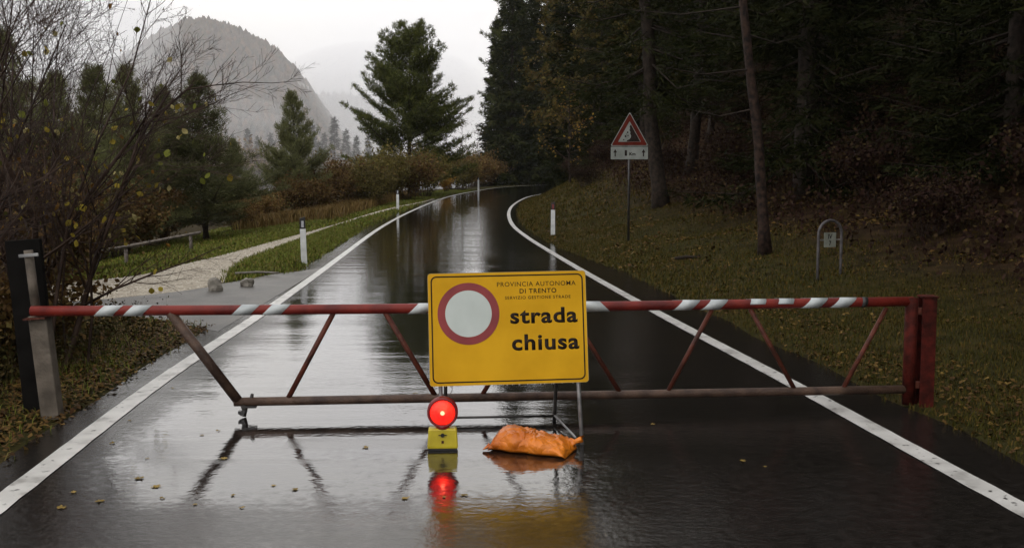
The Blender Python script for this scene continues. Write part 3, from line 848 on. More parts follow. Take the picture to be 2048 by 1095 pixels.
# ------------------------------------------------------------------ far spruces in the mist
MG = 'spruces in the mist below the mountain'
fs_ = make_spruce(20, 1.0, 3.4, 0.25, 57, nl=0.9, nw=0.20, dz=0.9, per=2, step=0.6, tiers=7)
far_spots = [(672, 300, 1.15), (652, 330, 1.0), (694, 330, 1.05), (628, 320, 1.1), (600, 360, 1.15), (640, 280, 0.75), (572, 350, 1.1), (545, 370, 1.1), (520, 330, 0.95), (500, 360, 1.15), (470, 380, 1.1), (448, 350, 0.9),
             (715, 290, 0.85), (738, 310, 0.9), (428, 400, 1.1), (586, 310, 0.7), (532, 300, 0.7), (480, 310, 0.75), (768, 330, 0.85), (400, 370, 1.0), (350, 380, 1.1), (300, 370, 1.1), (250, 380, 1.1)]
for k, (px, Y, s) in enumerate(far_spots):
    place(fs_, X_(px, Y), Y, 'grey misty spruce standing below the mountain', 'spruce tree', MG, s=s, copy=k > 0, dz=0.3)
fb = make_bush('bare_tree', 12, 11, 95, 'bush_brown', 2600, 0.9, 30)
for k, (px, Y, s) in enumerate([(515, 250, 1.15), (555, 265, 1.05), (605, 255, 0.95), (485, 260, 1.2), (650, 250, 0.9), (700, 245, 0.85), (450, 265, 1.25), (740, 240, 0.8), (400, 280, 1.3), (340, 285, 1.3), (280, 285, 1.3), (790, 230, 0.75), (220, 270, 1.3)]):
    place(fb, X_(px, Y), Y, 'brown leafless tree fading into mist below the mountain', 'tree', 'bare trees in the mist', s=s, copy=k > 0, dz=-0.3)

# ------------------------------------------------------------------ bare multi-stemmed shrub with yellow leaves, front left
leaf_me = None
def leaf_mesh():
    pts = [(0, 0, 0), (0.35, 0.28, 0.05), (0.5, 0.62, 0.02), (0.3, 0.9, -0.03), (0, 1.1, -0.08), (-0.3, 0.9, -0.03), (-0.5, 0.62, 0.02), (-0.35, 0.28, 0.05), (0, 0.55, 0.12)]
    V_ = [(x - 0, y, -z) for x, y, z in pts]
    F_ = [(8, i, i + 1) for i in range(0, 7)] + [(8, 7, 0)]
    me = bpy.data.meshes.new('leaf'); me.from_pydata(V_, [], F_); me.update(); me.materials.append(M['leaf_yellow']); return me
LEAF = leaf_mesh()
LEAVES = [LEAF]
for nm, cc in (('leaf_green', (0.12, 0.13, 0.025)), ('leaf_ochre', (0.22, 0.115, 0.025)), ('leaf_pale', (0.34, 0.29, 0.12))):
    q_ = LEAF.copy(); q_.materials.clear(); q_.materials.append(mat_island(nm, [cc, tuple(k * 1.2 for k in cc)], objvar=0.4, trans=0.3)); LEAVES.append(q_)
    for v_ in q_.vertices: v_.co.z *= {'leaf_green': 0.4, 'leaf_ochre': 2.6, 'leaf_pale': 1.6}[nm]; v_.co.x *= {'leaf_green': 0.8, 'leaf_ochre': 0.6, 'leaf_pale': 0.85}[nm]
def hazel(loc, nst, seed, nleaf, lean, hmin, hmax, label):
    rg = random.Random(seed)
    root = empty('bare_shrub', loc)
    tips = []
    def grow(mb, p, d, ln, r, lev):
        k = 5 if lev == 0 else (4 if lev == 1 else 3)
        pts = [p]; dd = d.copy()
        for i in range(k):
            dd = (dd + Vector((rg.gauss(0, 0.14), rg.gauss(0, 0.14), rg.gauss(0, 0.09) + (0.03 if lev else 0)))).normalized()
            pts.append(pts[-1] + dd * (ln / k))
        rad = [max(0.0014, r * (1 - 0.75 * i / k)) for i in range(k + 1)]
        mb.tube(pts, rad, 6 if lev == 0 else (4 if lev == 1 else 3), False)
        if lev >= 1: tips.append((pts[-1], pts[-2])); tips.append((pts[k // 2], pts[k // 2 - 1]))
        if lev >= 3: return
        nb = (11, 8, 6)[lev]
        for q in range(nb):
            u = rg.uniform(0.22 if lev == 0 else 0.15, 0.98); i = min(k - 1, int(u * k)); c = pts[i].lerp(pts[i + 1], u * k - i)
            ax = (pts[i + 1] - pts[i]).normalized()
            o_ = ax.orthogonal().normalized(); o_.rotate(Matrix.Rotation(rg.uniform(0, 6.28), 3, ax))
            nd = (ax * rg.uniform(0.65, 1.0) + o_ * rg.uniform(0.45, 0.9) + Vector((lean * 0.22, 0, 0.10))).normalized()
            grow(mb, c, nd, ln * rg.uniform(0.28, 0.5) * (1.15 - 0.5 * u), max(0.0018, rad[i] * 0.5), lev + 1)
    for s in range(nst):
        mb = MB()
        a = rg.uniform(0, 6.28)
        p = Vector((math.cos(a) * 0.30 * rg.random(), math.sin(a) * 0.30 * rg.random(), -0.1))
        tilt = rg.uniform(0.02, 0.62); sgn = 1 if rg.random() < 0.72 else -0.7
        d = Vector((sgn * tilt * lean, rg.uniform(-0.30, 0.30), 1)).normalized()
        grow(mb, p, d, rg.uniform(hmin, hmax), rg.uniform(0.012, 0.022) if rg.random() < 0.6 else rg.uniform(0.028, 0.038), 0)
        mb.build('stem', M['twig'], root)
    low = [t_ for t_ in tips if t_[0].z < 2.4]
    for q in range(nleaf):
        tp, pv = rg.choice(low if rg.random() < 0.8 else tips)
        o = bpy.data.objects.new('leaf', rg.choice((LEAVES[0], LEAVES[0], LEAVES[1], LEAVES[2], LEAVES[3]))); o.parent = root; col.objects.link(o)
        o.location = tp + Vector((rg.gauss(0, 0.02), rg.gauss(0, 0.02), rg.gauss(0, 0.02)))
        o.rotation_euler = (R_(rg.uniform(-150, -50)), R_(rg.uniform(-50, 50)), rg.uniform(0, 6.28))
        sc = rg.uniform(0.034, 0.072); o.scale = (sc, sc, sc)
    return tag(root, label, 'shrub')
hazel((-4.05, 8.7, Tz(-4.05, 8.7)), 9, 3, 230, 0.36, 2.8, 4.0, 'bare many stemmed shrub with scattered yellow leaves behind the left barrier post')
hazel((-4.7, 9.0, Tz(-4.7, 9.0)), 8, 5, 90, 0.36, 3.0, 4.4, 'bare shrub at the left edge with few yellow leaves, behind the other bare shrub')
hazel((-4.35, 7.2, Tz(-4.35, 7.2)), 7, 9, 40, 0.34, 2.2, 3.4, 'bare twiggy shrub left of the dark board at the picture edge')

# ------------------------------------------------------------------ barrier
M['red'] = mat_noise('barrier_red', (0.085, 0.010, 0.008), (0.19, 0.022, 0.014), 7, 0.45, 0.25, bump=0.15, bscale=60, lo=0.3, hi=0.6)
M['red_dark'] = mat_noise('post_red', (0.026, 0.007, 0.005), (0.085, 0.013, 0.009), 14, 0.65, 0.08, bump=0.3, bscale=50)
M['rust'] = mat_noise('rusty_red', (0.040, 0.014, 0.009), (0.12, 0.030, 0.016), 11, 0.5, 0.25, bump=0.4, bscale=70)
M['rust_brown'] = mat_noise('rusty_brown', (0.040, 0.023, 0.016), (0.10, 0.060, 0.040), 9, 0.5, 0.3, bump=0.4, bscale=70)
M['white'] = mat_noise('white_tape', (0.34, 0.37, 0.37), (0.52, 0.55, 0.54), 7, 0.35, 0.5)
M['black'] = mat_noise('black_tape', (0.012, 0.011, 0.011), (0.03, 0.028, 0.027), 8, 0.4, 0.4)
M['steel'] = mat_noise('galvanised_steel', (0.20, 0.20, 0.20), (0.38, 0.38, 0.37), 14, 0.42, 0.5, metallic=0.5)
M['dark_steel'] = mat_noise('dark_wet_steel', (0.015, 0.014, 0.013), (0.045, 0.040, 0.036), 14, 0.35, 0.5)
def bY(x): return 6.72 + (x + 3.262) / (2.946 + 3.262) * 0.42
BANG = math.atan2(0.42, 6.208)
br_ = empty('swing_barrier', (2.93, bY(2.93), 0), BANG)
tag(br_, 'long red and white swing barrier closing the whole road', 'barrier')
def bl(x, z, dy=0.0):       # world x along the barrier -> local
    return ((x - 2.93) / math.cos(BANG), dy, z)
def bar_z(x): return 0.754 + (x + 3.26) * 0.0031
NSEG = 14
tb = MB(); tb.tube([bl(-3.27 + 6.16 * i / NSEG, bar_z(-3.27 + 6.16 * i / NSEG) - 0.012 * math.sin(math.pi * i / NSEG)) for i in range(NSEG + 1)], 0.035, 18)
topbar = tb.build('top_bar', M['red'], br_, True)
def stripe(xc, w=0.125, slant=0.075, lo=0.0, hi=1.0, mat='white'):
    """a sloping band of tape wrapped on the bar; lo..hi is the part of the front height it covers"""
    r = 0.0362
    n_ = 16
    a0, a1 = (0, 2 * math.pi) if (lo, hi) == (0.0, 1.0) else (math.acos(1 - 2 * 0) , 0)
    vs, fs = [], []
    zc = bar_z(xc) - 0.012 * math.sin(math.pi * (xc + 3.27) / 6.16)
    angs = [2 * math.pi * k / n_ for k in range(n_)] if (lo, hi) == (0.0, 1.0) else [R_(-60 + 150 * k / 10) for k in range(11)]
    for a in angs:
        z = math.cos(a) * r; y = -math.sin(a) * r
        sh = slant * (z / r) * 0.5 * (1 if y <= 0 else -1)
        for e in (-0.5, 0.5):
            vs.append(bl(xc + e * w + sh, zc + z, y))
    k = len(angs)
    for i in range(k if (lo, hi) == (0.0, 1.0) else k - 1):
        j = (i + 1) % k
        fs.append((2 * i, 2 * i + 1, 2 * j + 1, 2 * j))
    mb = MB(); mb.add(vs, fs)
    o = mb.build('stripe', M[mat], topbar, True)
    s_ = o.modifiers.new('thickness', 'SOLIDIFY'); s_.thickness = 0.001
    return o
for xc in (-2.756, -2.563, -1.836, -1.629, 1.237, 1.439, 2.165, 2.374): stripe(xc)
stripe(-0.63, 0.12); stripe(0.575, 0.16, -0.075)
stripe(1.743, 0.11, 0.03, 0.6, 1); stripe(1.946, 0.11, 0.03, 0.6, 1)
stripe(2.528, 0.040, 0.01, mat='black')
bb_ = MB(); bb_.tube([bl(-1.93 + 4.8 * i / 8, 0.108 + 0.022 * i / 8) for i in range(9)], 0.031, 14); bb_.build('bottom_bar', M['rust_brown'], br_, True)
def brace(xa, za, xb, zb, r, mat):
    mb = MB(); mb.tube([bl(xa, za), bl(xb, zb)], r, 10); mb.build('brace', M[mat], br_, True)
brace(-2.345, 0.735, -1.905, 0.118, 0.034, 'rust_brown')
for xa, xb, mat in ((-1.237, -1.557, 'rust'), (-0.885, -0.543, 'rust'), (0.145, -0.209, 'rust'), (0.40, 0.77, 'rust'), (1.425, 1.113, 'rust'), (1.70, 2.043, 'rust'), (2.70, 2.392, 'rust')):
    brace(xa, 0.728, xb, 0.135, 0.0165 if xa > 0 else 0.019, mat)
hp = MB(); hp.tube([bl(2.885, 0.02), bl(2.885, 0.80)], 0.045, 16); hp.build('hinge_tube', M['red_dark'], br_, True)
ft = MB()
ft.tube([bl(-1.865, 0.10), bl(-1.86, 0.052), bl(-1.875, 0.012)], [0.030, 0.020, 0.026], 8)
ft.box(bl(-1.83, 0.075), (0.10, 0.05, 0.016)); ft.tube([bl(-1.815, 0.12), bl(-1.805, 0.165)], [0.016, 0.010], 8)
ft.build('support_foot', M['dark_steel'], br_)
ltch = MB(); ltch.box(bl(-1.885, 0.035), (0.035, 0.04, 0.02)); ltch.build('latch', M['dark_steel'], br_)

gp = empty('barrier_post', (3.012, bY(3.012) + 0.02, 0), BANG - 0.18)
tag(gp, 'rusty red steel beam post carrying the right end of the barrier', 'post')
mb = MB()
mb.box((0, -0.055, 0.36), (0.10, 0.010, 0.88)); mb.build('front_flange', M['red_dark'], gp, bevel=0.002)
mb = MB(); mb.box((0, 0.055, 0.36), (0.10, 0.010, 0.88)); mb.build('rear_flange', M['red_dark'], gp, bevel=0.002)
mb = MB(); mb.box((0.0, 0, 0.36), (0.008, 0.0999, 0.878)); mb.build('web', M['red_dark'], gp)
mb = MB(); mb.box((0.0, 0, 0.806), (0.115, 0.135, 0.010)); mb.build('cap_plate', M['red_dark'], gp)
for z_ in (0.16, 0.70):
    mb = MB(); mb.box((-0.075, -0.02, z_), (0.075, 0.03, 0.05)); mb.build('hinge', M['rust'], gp, bevel=0.004)

# left rest post
M['concrete'] = mat_noise('weathered_concrete', (0.065, 0.053, 0.040), (0.15, 0.125, 0.098), 8, 0.75, 0.3, bump=0.4, bscale=30)
rp = empty('rest_post', (-3.19, 6.80, Tz(-3.19, 6.80)), 0)
tag(rp, 'weathered grey post on which the left barrier end rests', 'post')
lean = Matrix.Rotation(R_(-5.0), 3, 'Y')
mb = MB(); mb.box(lean @ Vector((0, 0, 0.32)), (0.125, 0.09, 0.80), lean); mb.build('post', M['concrete'], rp, bevel=0.006)
mb = MB(); mb.tube([lean @ Vector((-0.02, 0.0, 0.70)), lean @ Vector((-0.02, 0.0, 1.17))], 0.030, 12); mb.build('upper_pole', M['concrete'], rp, True)
mb = MB(); mb.box(lean @ Vector((-0.005, -0.036, 1.135)), (0.135, 0.012, 0.022), lean); mb.build('clamp', M['steel'], rp, bevel=0.003)
mb = MB(); mb.box(lean @ Vector((0.0, -0.012, 0.705)), (0.15, 0.16, 0.012), lean); mb.build('rest_plate', M['rust'], rp)
M['black_board'] = mat_noise('black_board', (0.004, 0.0035, 0.003), (0.009, 0.008, 0.007), 5, 0.8, 0.08, bump=0.2, bscale=20)
bdz = Tz(-3.36, 6.95)
mb = MB(); mb.box((0, 0, 0.60), (0.245, 0.04, 1.32))
o = mb.build('sign_board', M['black_board'], None, bevel=0.004); o.location = (-3.33, 6.95, bdz); o.rotation_euler = (0, R_(-4.0), 0)
o.location.z = -0.03
tag(o, 'tall narrow black board standing behind the left rest post', 'board')

# ------------------------------------------------------------------ text helper
def text_mesh(name, s, width, height, mat, parent, x, z, y, bold=0.0, depth=0.0003, spacing=1.0):
    """letters fitted to a width and height, centred on (x, z), standing in XZ and facing -Y"""
    cu = bpy.data.curves.new(name, 'FONT')
    cu.body = s; cu.size = 1.0; cu.align_x = 'CENTER'; cu.offset = bold; cu.space_character = spacing
    cu.resolution_u = 4
    to = bpy.data.objects.new(name, cu); col.objects.link(to)
    bpy.context.view_layer.update()
    me = bpy.data.meshes.new_from_object(to.evaluated_get(bpy.context.evaluated_depsgraph_get()))
    bpy.data.objects.remove(to)
    co = np.empty(len(me.vertices) * 3, np.float32); me.vertices.foreach_get('co', co); co = co.reshape(-1, 3)
    lo, hi = co.min(0), co.max(0)
    co[:, 0] = (co[:, 0] - (lo[0] + hi[0]) / 2) * width / (hi[0] - lo[0])
    co[:, 1] = (co[:, 1] - (lo[1] + hi[1]) / 2) * height / (hi[1] - lo[1])
    me.vertices.foreach_set('co', co.ravel()); me.update()
    me.materials.clear(); me.materials.append(mat)
    o = bpy.data.objects.new(name, me); o.parent = parent; col.objects.link(o)
    o.location = (x, y, z); o.rotation_euler = (R_(90), 0, 0)
    sm_ = o.modifiers.new('thickness', 'SOLIDIFY'); sm_.thickness = depth
    return o
def rrect(w, h, r, n_=6):
    P = []
    for cx, cz, a0 in ((w / 2 - r, -h / 2 + r, -90), (w / 2 - r, h / 2 - r, 0), (-w / 2 + r, h / 2 - r, 90), (-w / 2 + r, -h / 2 + r, 180)):
        for k in range(n_ + 1):
            a = R_(a0 + 90 * k / n_); P.append((cx + r * math.cos(a), cz + r * math.sin(a)))
    return P
def ring_mb(outer, inner, y0, d):
    """flat frame between two outlines with the same number of points"""
    n_ = len(outer); mb = MB()
    vs = [(x, y0, z) for x, z in outer] + [(x, y0, z) for x, z in inner] + [(x, y0 + d, z) for x, z in outer] + [(x, y0 + d, z) for x, z in inner]
    fs = []
    for k in range(n_):
        j = (k + 1) % n_
        fs += [(k, j, n_ + j, n_ + k), (2 * n_ + j, 2 * n_ + k, 3 * n_ + k, 3 * n_ + j), (j, k, 2 * n_ + k, 2 * n_ + j), (n_ + k, n_ + j, 3 * n_ + j, 3 * n_ + k)]
    mb.add(vs, fs)
    return mb
def circ(r, n_=56, cx=0, cz=0): return [(cx + r * math.cos(2 * math.pi * k / n_), cz + r * math.sin(2 * math.pi * k / n_)) for k in range(n_)]

# ------------------------------------------------------------------ road closed sign
M['yellow'] = mat_noise('sign_yellow', (0.57, 0.300, 0.006), (0.70, 0.380, 0.011), 3, 0.5, 0.12, detail=12, bump=0.05, bscale=220)
M['sign_red'] = mat_noise('sign_red', (0.20, 0.020, 0.022), (0.27, 0.030, 0.030), 6, 0.4, 0.4)
M['sign_white'] = mat_noise('sign_white', (0.50, 0.55, 0.51), (0.57, 0.62, 0.58), 5, 0.4, 0.4)
M['ink'] = mat_noise('sign_ink', (0.014, 0.010, 0.008), (0.030, 0.022, 0.018), 20, 0.6, 0.06)
M['plate_edge'] = mat_noise('sign_edge', (0.42, 0.30, 0.08), (0.52, 0.40, 0.16), 10, 0.45, 0.4)
sg = empty('road_closed_sign', (0, 6.05, 0), R_(4.2))
tag(sg, 'yellow road closed sign on a metal stand in front of the barrier', 'sign')
PW, PH = 0.992, 0.70
pl = ring_mb(rrect(PW, PH, 0.02), rrect(PW - 0.004, PH - 0.004, 0.018), 0.0, 0.028)
pc = MB(); pc.prism(rrect(PW - 0.002, PH - 0.002, 0.019), 0.006)
plate = pc.build('plate', M['yellow'], sg)
plate.location = (-0.015, 0.115, 0.718); plate.rotation_euler = (R_(-9.0), R_(-0.9), 0)
pl.build('rim', M['plate_edge'], plate).location = (0, -0.0006, 0)
ring_mb(rrect(PW - 0.036, PH - 0.036, 0.035), rrect(PW - 0.052, PH - 0.052, 0.028), -0.0016, 0.0014).build('border_line', M['ink'], plate)
cx_, cz_ = -0.246, 0.095
ring_mb(circ(0.193, 64, cx_, cz_), circ(0.1455, 64, cx_, cz_), -0.0016, 0.0014).build('red_ring', M['sign_red'], plate)
mb = MB(); mb.prism(circ(0.145, 64, cx_, cz_), 0.0014); o = mb.build('white_disc', M['sign_white'], plate); o.location = (0, -0.0016, 0)
text_mesh('lettering', 'PROVINCIA AUTONOMA', 0.496, 0.0285, M['ink'], plate, 0.184, 0.273, -0.0005, 0.003, spacing=1.12)
text_mesh('lettering', 'DI TRENTO', 0.232, 0.0295, M['ink'], plate, 0.193, 0.229, -0.0005, 0.020, spacing=1.15)
text_mesh('lettering', 'SERVIZIO GESTIONE STRADE', 0.413, 0.0195, M['ink'], plate, 0.191, 0.188, -0.0005, 0.014, spacing=1.22)
text_mesh('lettering', 'strada', 0.424, 0.099, M['ink'], plate, 0.226, 0.074, -0.0005, 0.030, spacing=1.10)
text_mesh('lettering', 'chiusa', 0.424, 0.101, M['ink'], plate, 0.232, -0.092, -0.0005, 0.030, spacing=1.10)
# rain drops hanging from the lower edge of the plate
M['drop'], n, l, p = new_mat('water_drop')
p.inputs['Base Color'].default_value = (0.9, 0.9, 0.9, 1); p.inputs['Roughness'].default_value = 0.03; p.inputs['Transmission Weight'].default_value = 0.7; p.inputs['IOR'].default_value = 1.33
dm = MB()
for k in range(26):
    dx = random.uniform(-0.47, 0.48); rr_ = random.uniform(0.0022, 0.0042)
    dm.tube([(dx, 0.004, -PH / 2 + 0.001), (dx, 0.004, -PH / 2 - rr_), (dx, 0.004, -PH / 2 - 2 * rr_)], [rr_ * 0.7, rr_, rr_ * 0.3], 6)
tag(dm.build('rain_drops', M['drop'], plate, True), kind='stuff')
def rod(name, pts, r, mat, parent, n_=10):
    mb = MB(); mb.tube(pts, r, n_); return mb.build(name, M[mat], parent, True)
for x in (-0.44, 0.425):
    sgn = 1
    rod('front_leg', [(x + 0.012, -0.01, 0.0), (x, 0.095, 0.38), (x - 0.01, 0.19, 1.04)], 0.0125, 'steel', sg)
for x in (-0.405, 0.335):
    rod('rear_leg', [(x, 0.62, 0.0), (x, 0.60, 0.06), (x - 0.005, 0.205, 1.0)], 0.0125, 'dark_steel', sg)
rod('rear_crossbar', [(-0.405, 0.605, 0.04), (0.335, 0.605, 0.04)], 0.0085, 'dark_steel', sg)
rod('top_crossbar', [(-0.45, 0.19, 1.0), (0.42, 0.19, 1.0)], 0.010, 'steel', sg)
rod('spreader', [(0.335, 0.60, 0.045), (0.405, 0.05, 0.03)], 0.0075, 'steel', sg)
rod('spreader', [(-0.405, 0.60, 0.045), (-0.43, 0.05, 0.03)], 0.0075, 'steel', sg)
hk = [(-0.395 + 0.028 * math.cos(a), 0.075, 0.345 + 0.032 * math.sin(a)) for a in np.linspace(-1.2, 2.4, 9)]
rod('hook', hk, 0.0022, 'steel', sg, 6)

# ------------------------------------------------------------------ warning lamp
M['lamp_yellow'] = mat_noise('lamp_case_yellow', (0.42, 0.33, 0.012), (0.56, 0.45, 0.02), 9, 0.38, 0.5)
M['lamp_base'] = mat_noise('lamp_base_black', (0.010, 0.010, 0.010), (0.022, 0.021, 0.020), 9, 0.45, 0.4)
M['lamp_rim'], n, l, p = new_mat('lamp_rim_red')
p.inputs['Base Color'].default_value = (0.10, 0.004, 0.006, 1); p.inputs['Roughness'].default_value = 0.3
p.inputs['Emission Color'].default_value = (1.0, 0.03, 0.03, 1); p.inputs['Emission Strength'].default_value = 0.05
M['lamp_lens'], n, l, p = new_mat('lamp_lens_red')
p.inputs['Base Color'].default_value = (0.75, 0.015, 0.02, 1); p.inputs['Roughness'].default_value = 0.16
p.inputs['Emission Color'].default_value = (1.0, 0.02, 0.02, 1); p.inputs['Emission Strength'].default_value = 0.36
tr = n.new('ShaderNodeBsdfTransparent'); tr.inputs[0].default_value = (1.0, 0.16, 0.14, 1)
mx = n.new('ShaderNodeMixShader'); mx.inputs[0].default_value = 0.50
vo = n.new('ShaderNodeTexVoronoi'); vo.inputs['Scale'].default_value = 70
tcn = n.new('ShaderNodeTexCoord'); l.new(tcn.outputs['Object'], vo.inputs['Vector'])
bmp = n.new('ShaderNodeBump'); bmp.inputs['Strength'].default_value = 0.35; bmp.inputs['Distance'].default_value = 0.004
l.new(vo.outputs['Distance'], bmp.inputs['Height']); l.new(bmp.outputs[0], p.inputs['Normal'])
l.new(p.outputs[0], mx.inputs[1]); l.new(tr.outputs[0], mx.inputs[2]); l.new(mx.outputs[0], n['Material Output'].inputs['Surface'])
M['bulb'], n, l, p = new_mat('lamp_bulb')
p.inputs['Base Color'].default_value = (1, 0.8, 0.6, 1)
p.inputs['Emission Color'].default_value = (1.0, 0.72, 0.42, 1); p.inputs['Emission Strength'].default_value = 18
M['reflector'], n, l, p = new_mat('lamp_reflector')
p.inputs['Base Color'].default_value = (0.60, 0.12, 0.10, 1); p.inputs['Metallic'].default_value = 0.9; p.inputs['Roughness'].default_value = 0.30
lp = empty('warning_lamp', (-0.423, 5.965, 0), R_(3))
tag(lp, 'glowing round red warning lamp on a yellow battery case', 'lamp')
mb = MB()
w0, w1, d0_, d1_ = 0.183, 0.172, 0.088, 0.076
vs_ = []
for w_, d_, z_ in ((w0, d0_, 0.014), (w0 * 1.01, d0_ * 1.02, 0.03), (w1, d1_, 0.125), (w1 * 0.93, d1_ * 0.85, 0.136)):
    vs_ += [(-w_ / 2, -d_ / 2, z_), (w_ / 2, -d_ / 2, z_), (w_ / 2, d_ / 2, z_), (-w_ / 2, d_ / 2, z_)]
fs_l = [(3, 2, 1, 0), (12, 13, 14, 15)]
for q in range(3):
    for k in range(4): fs_l.append((q * 4 + k, q * 4 + (k + 1) % 4, q * 4 + 4 + (k + 1) % 4, q * 4 + 4 + k))
mb.add(vs_, fs_l); case = mb.build('battery_case', M['lamp_yellow'], lp, bevel=0.005)
mb = MB(); mb.box((0, 0, 0.007), (0.176, 0.082, 0.014)); mb.build('base', M['lamp_base'], lp, bevel=0.002)
mb = MB(); mb.tube([(0, -0.041, 0.098), (0, -0.050, 0.098)], 0.012, 12); mb.build('lock_knob', M['lamp_base'], case)
mb = MB(); mb.box((0, -0.045, 0.098), (0.050, 0.003, 0.005)); mb.build('knob_bar', M['lamp_base'], case)
mb = MB(); mb.box((0, -0.0455, 0.056), (0.014, 0.004, 0.016)); mb.build('seal', M['rust'], case)
LZ = 0.232
mb = MB(); mb.tube([(0, 0, 0.132), (0, 0, 0.158)], [0.042, 0.036], 14); mb.build('neck', M['lamp_rim'], lp, True)
def lathe(prof, n_=40, z=0.0):
    """profile (r, y) turned round the Y axis at height z"""
    mb = MB(); vs = []; fs = []
    for r, y in prof:
        for k in range(n_):
            a = 2 * math.pi * k / n_; vs.append((r * math.cos(a), y, z + r * math.sin(a)))
    for i in range(len(prof) - 1):
        for k in range(n_):
            a, b_ = i * n_ + k, i * n_ + (k + 1) % n_; fs.append((b_, a, a + n_, b_ + n_))
    mb.add(vs, fs); return mb
lathe([(0.076, -0.026), (0.079, -0.034), (0.090, -0.034), (0.094, -0.020), (0.094, 0.018), (0.092, 0.030), (0.080, 0.030)], z=LZ).build('lens_rim', M['lamp_rim'], lp, True)
lathe([(0.077, -0.029), (0.073, -0.038), (0.060, -0.047), (0.042, -0.053), (0.022, -0.056), (0.0005, -0.057)], z=LZ).build('front_lens', M['lamp_lens'], lp, True)
lathe([(0.084, 0.028), (0.080, 0.038), (0.066, 0.050), (0.045, 0.058), (0.022, 0.062), (0.0005, 0.063)], z=LZ).build('rear_lens', M['lamp_lens'], lp, True)
lathe([(0.077, -0.024), (0.058, -0.006), (0.030, 0.004), (0.0005, 0.008)], z=LZ).build('reflector', M['reflector'], lp, True)
bme = bpy.data.meshes.new('bulb')
import bmesh
bmx = bmesh.new(); bmesh.ops.create_uvsphere(bmx, u_segments=12, v_segments=8, radius=0.013); bmx.to_mesh(bme); bmx.free()
o = link_mesh('bulb', bme, M['bulb'], lp); o.location = (0.0, -0.030, LZ - 0.002)

# ------------------------------------------------------------------ orange sandbag
M['orange'] = m = mat_noise('orange_plastic', (0.44, 0.100, 0.006), (0.74, 0.215, 0.016), 6, 0.28, 0.4, detail=10)
n, l = m.node_tree.nodes, m.node_tree.links
tcn = n.new('ShaderNodeTexCoord'); nz = n.new('ShaderNodeTexNoise'); nz.inputs['Scale'].default_value = 9; nz.inputs['Detail'].default_value = 3
l.new(tcn.outputs['Object'], nz.inputs['Vector'])
va = n.new('ShaderNodeVectorMath'); va.operation = 'MULTIPLY_ADD'; va.inputs[1].default_value = (0.10, 0.10, 0.10)
l.new(nz.outputs['Color'], va.inputs[0]); l.new(tcn.outputs['Object'], va.inputs[2])
vo = n.new('ShaderNodeTexVoronoi'); vo.feature = 'DISTANCE_TO_EDGE'; vo.inputs['Scale'].default_value = 11
l.new(va.outputs[0], vo.inputs['Vector'])
bmp = n.new('ShaderNodeBump'); bmp.inputs['Strength'].default_value = 0.9; bmp.inputs['Distance'].default_value = 0.03     # crumpled film
l.new(vo.outputs['Distance'], bmp.inputs['Height']); l.new(bmp.outputs[0], n['Principled BSDF'].inputs['Normal'])
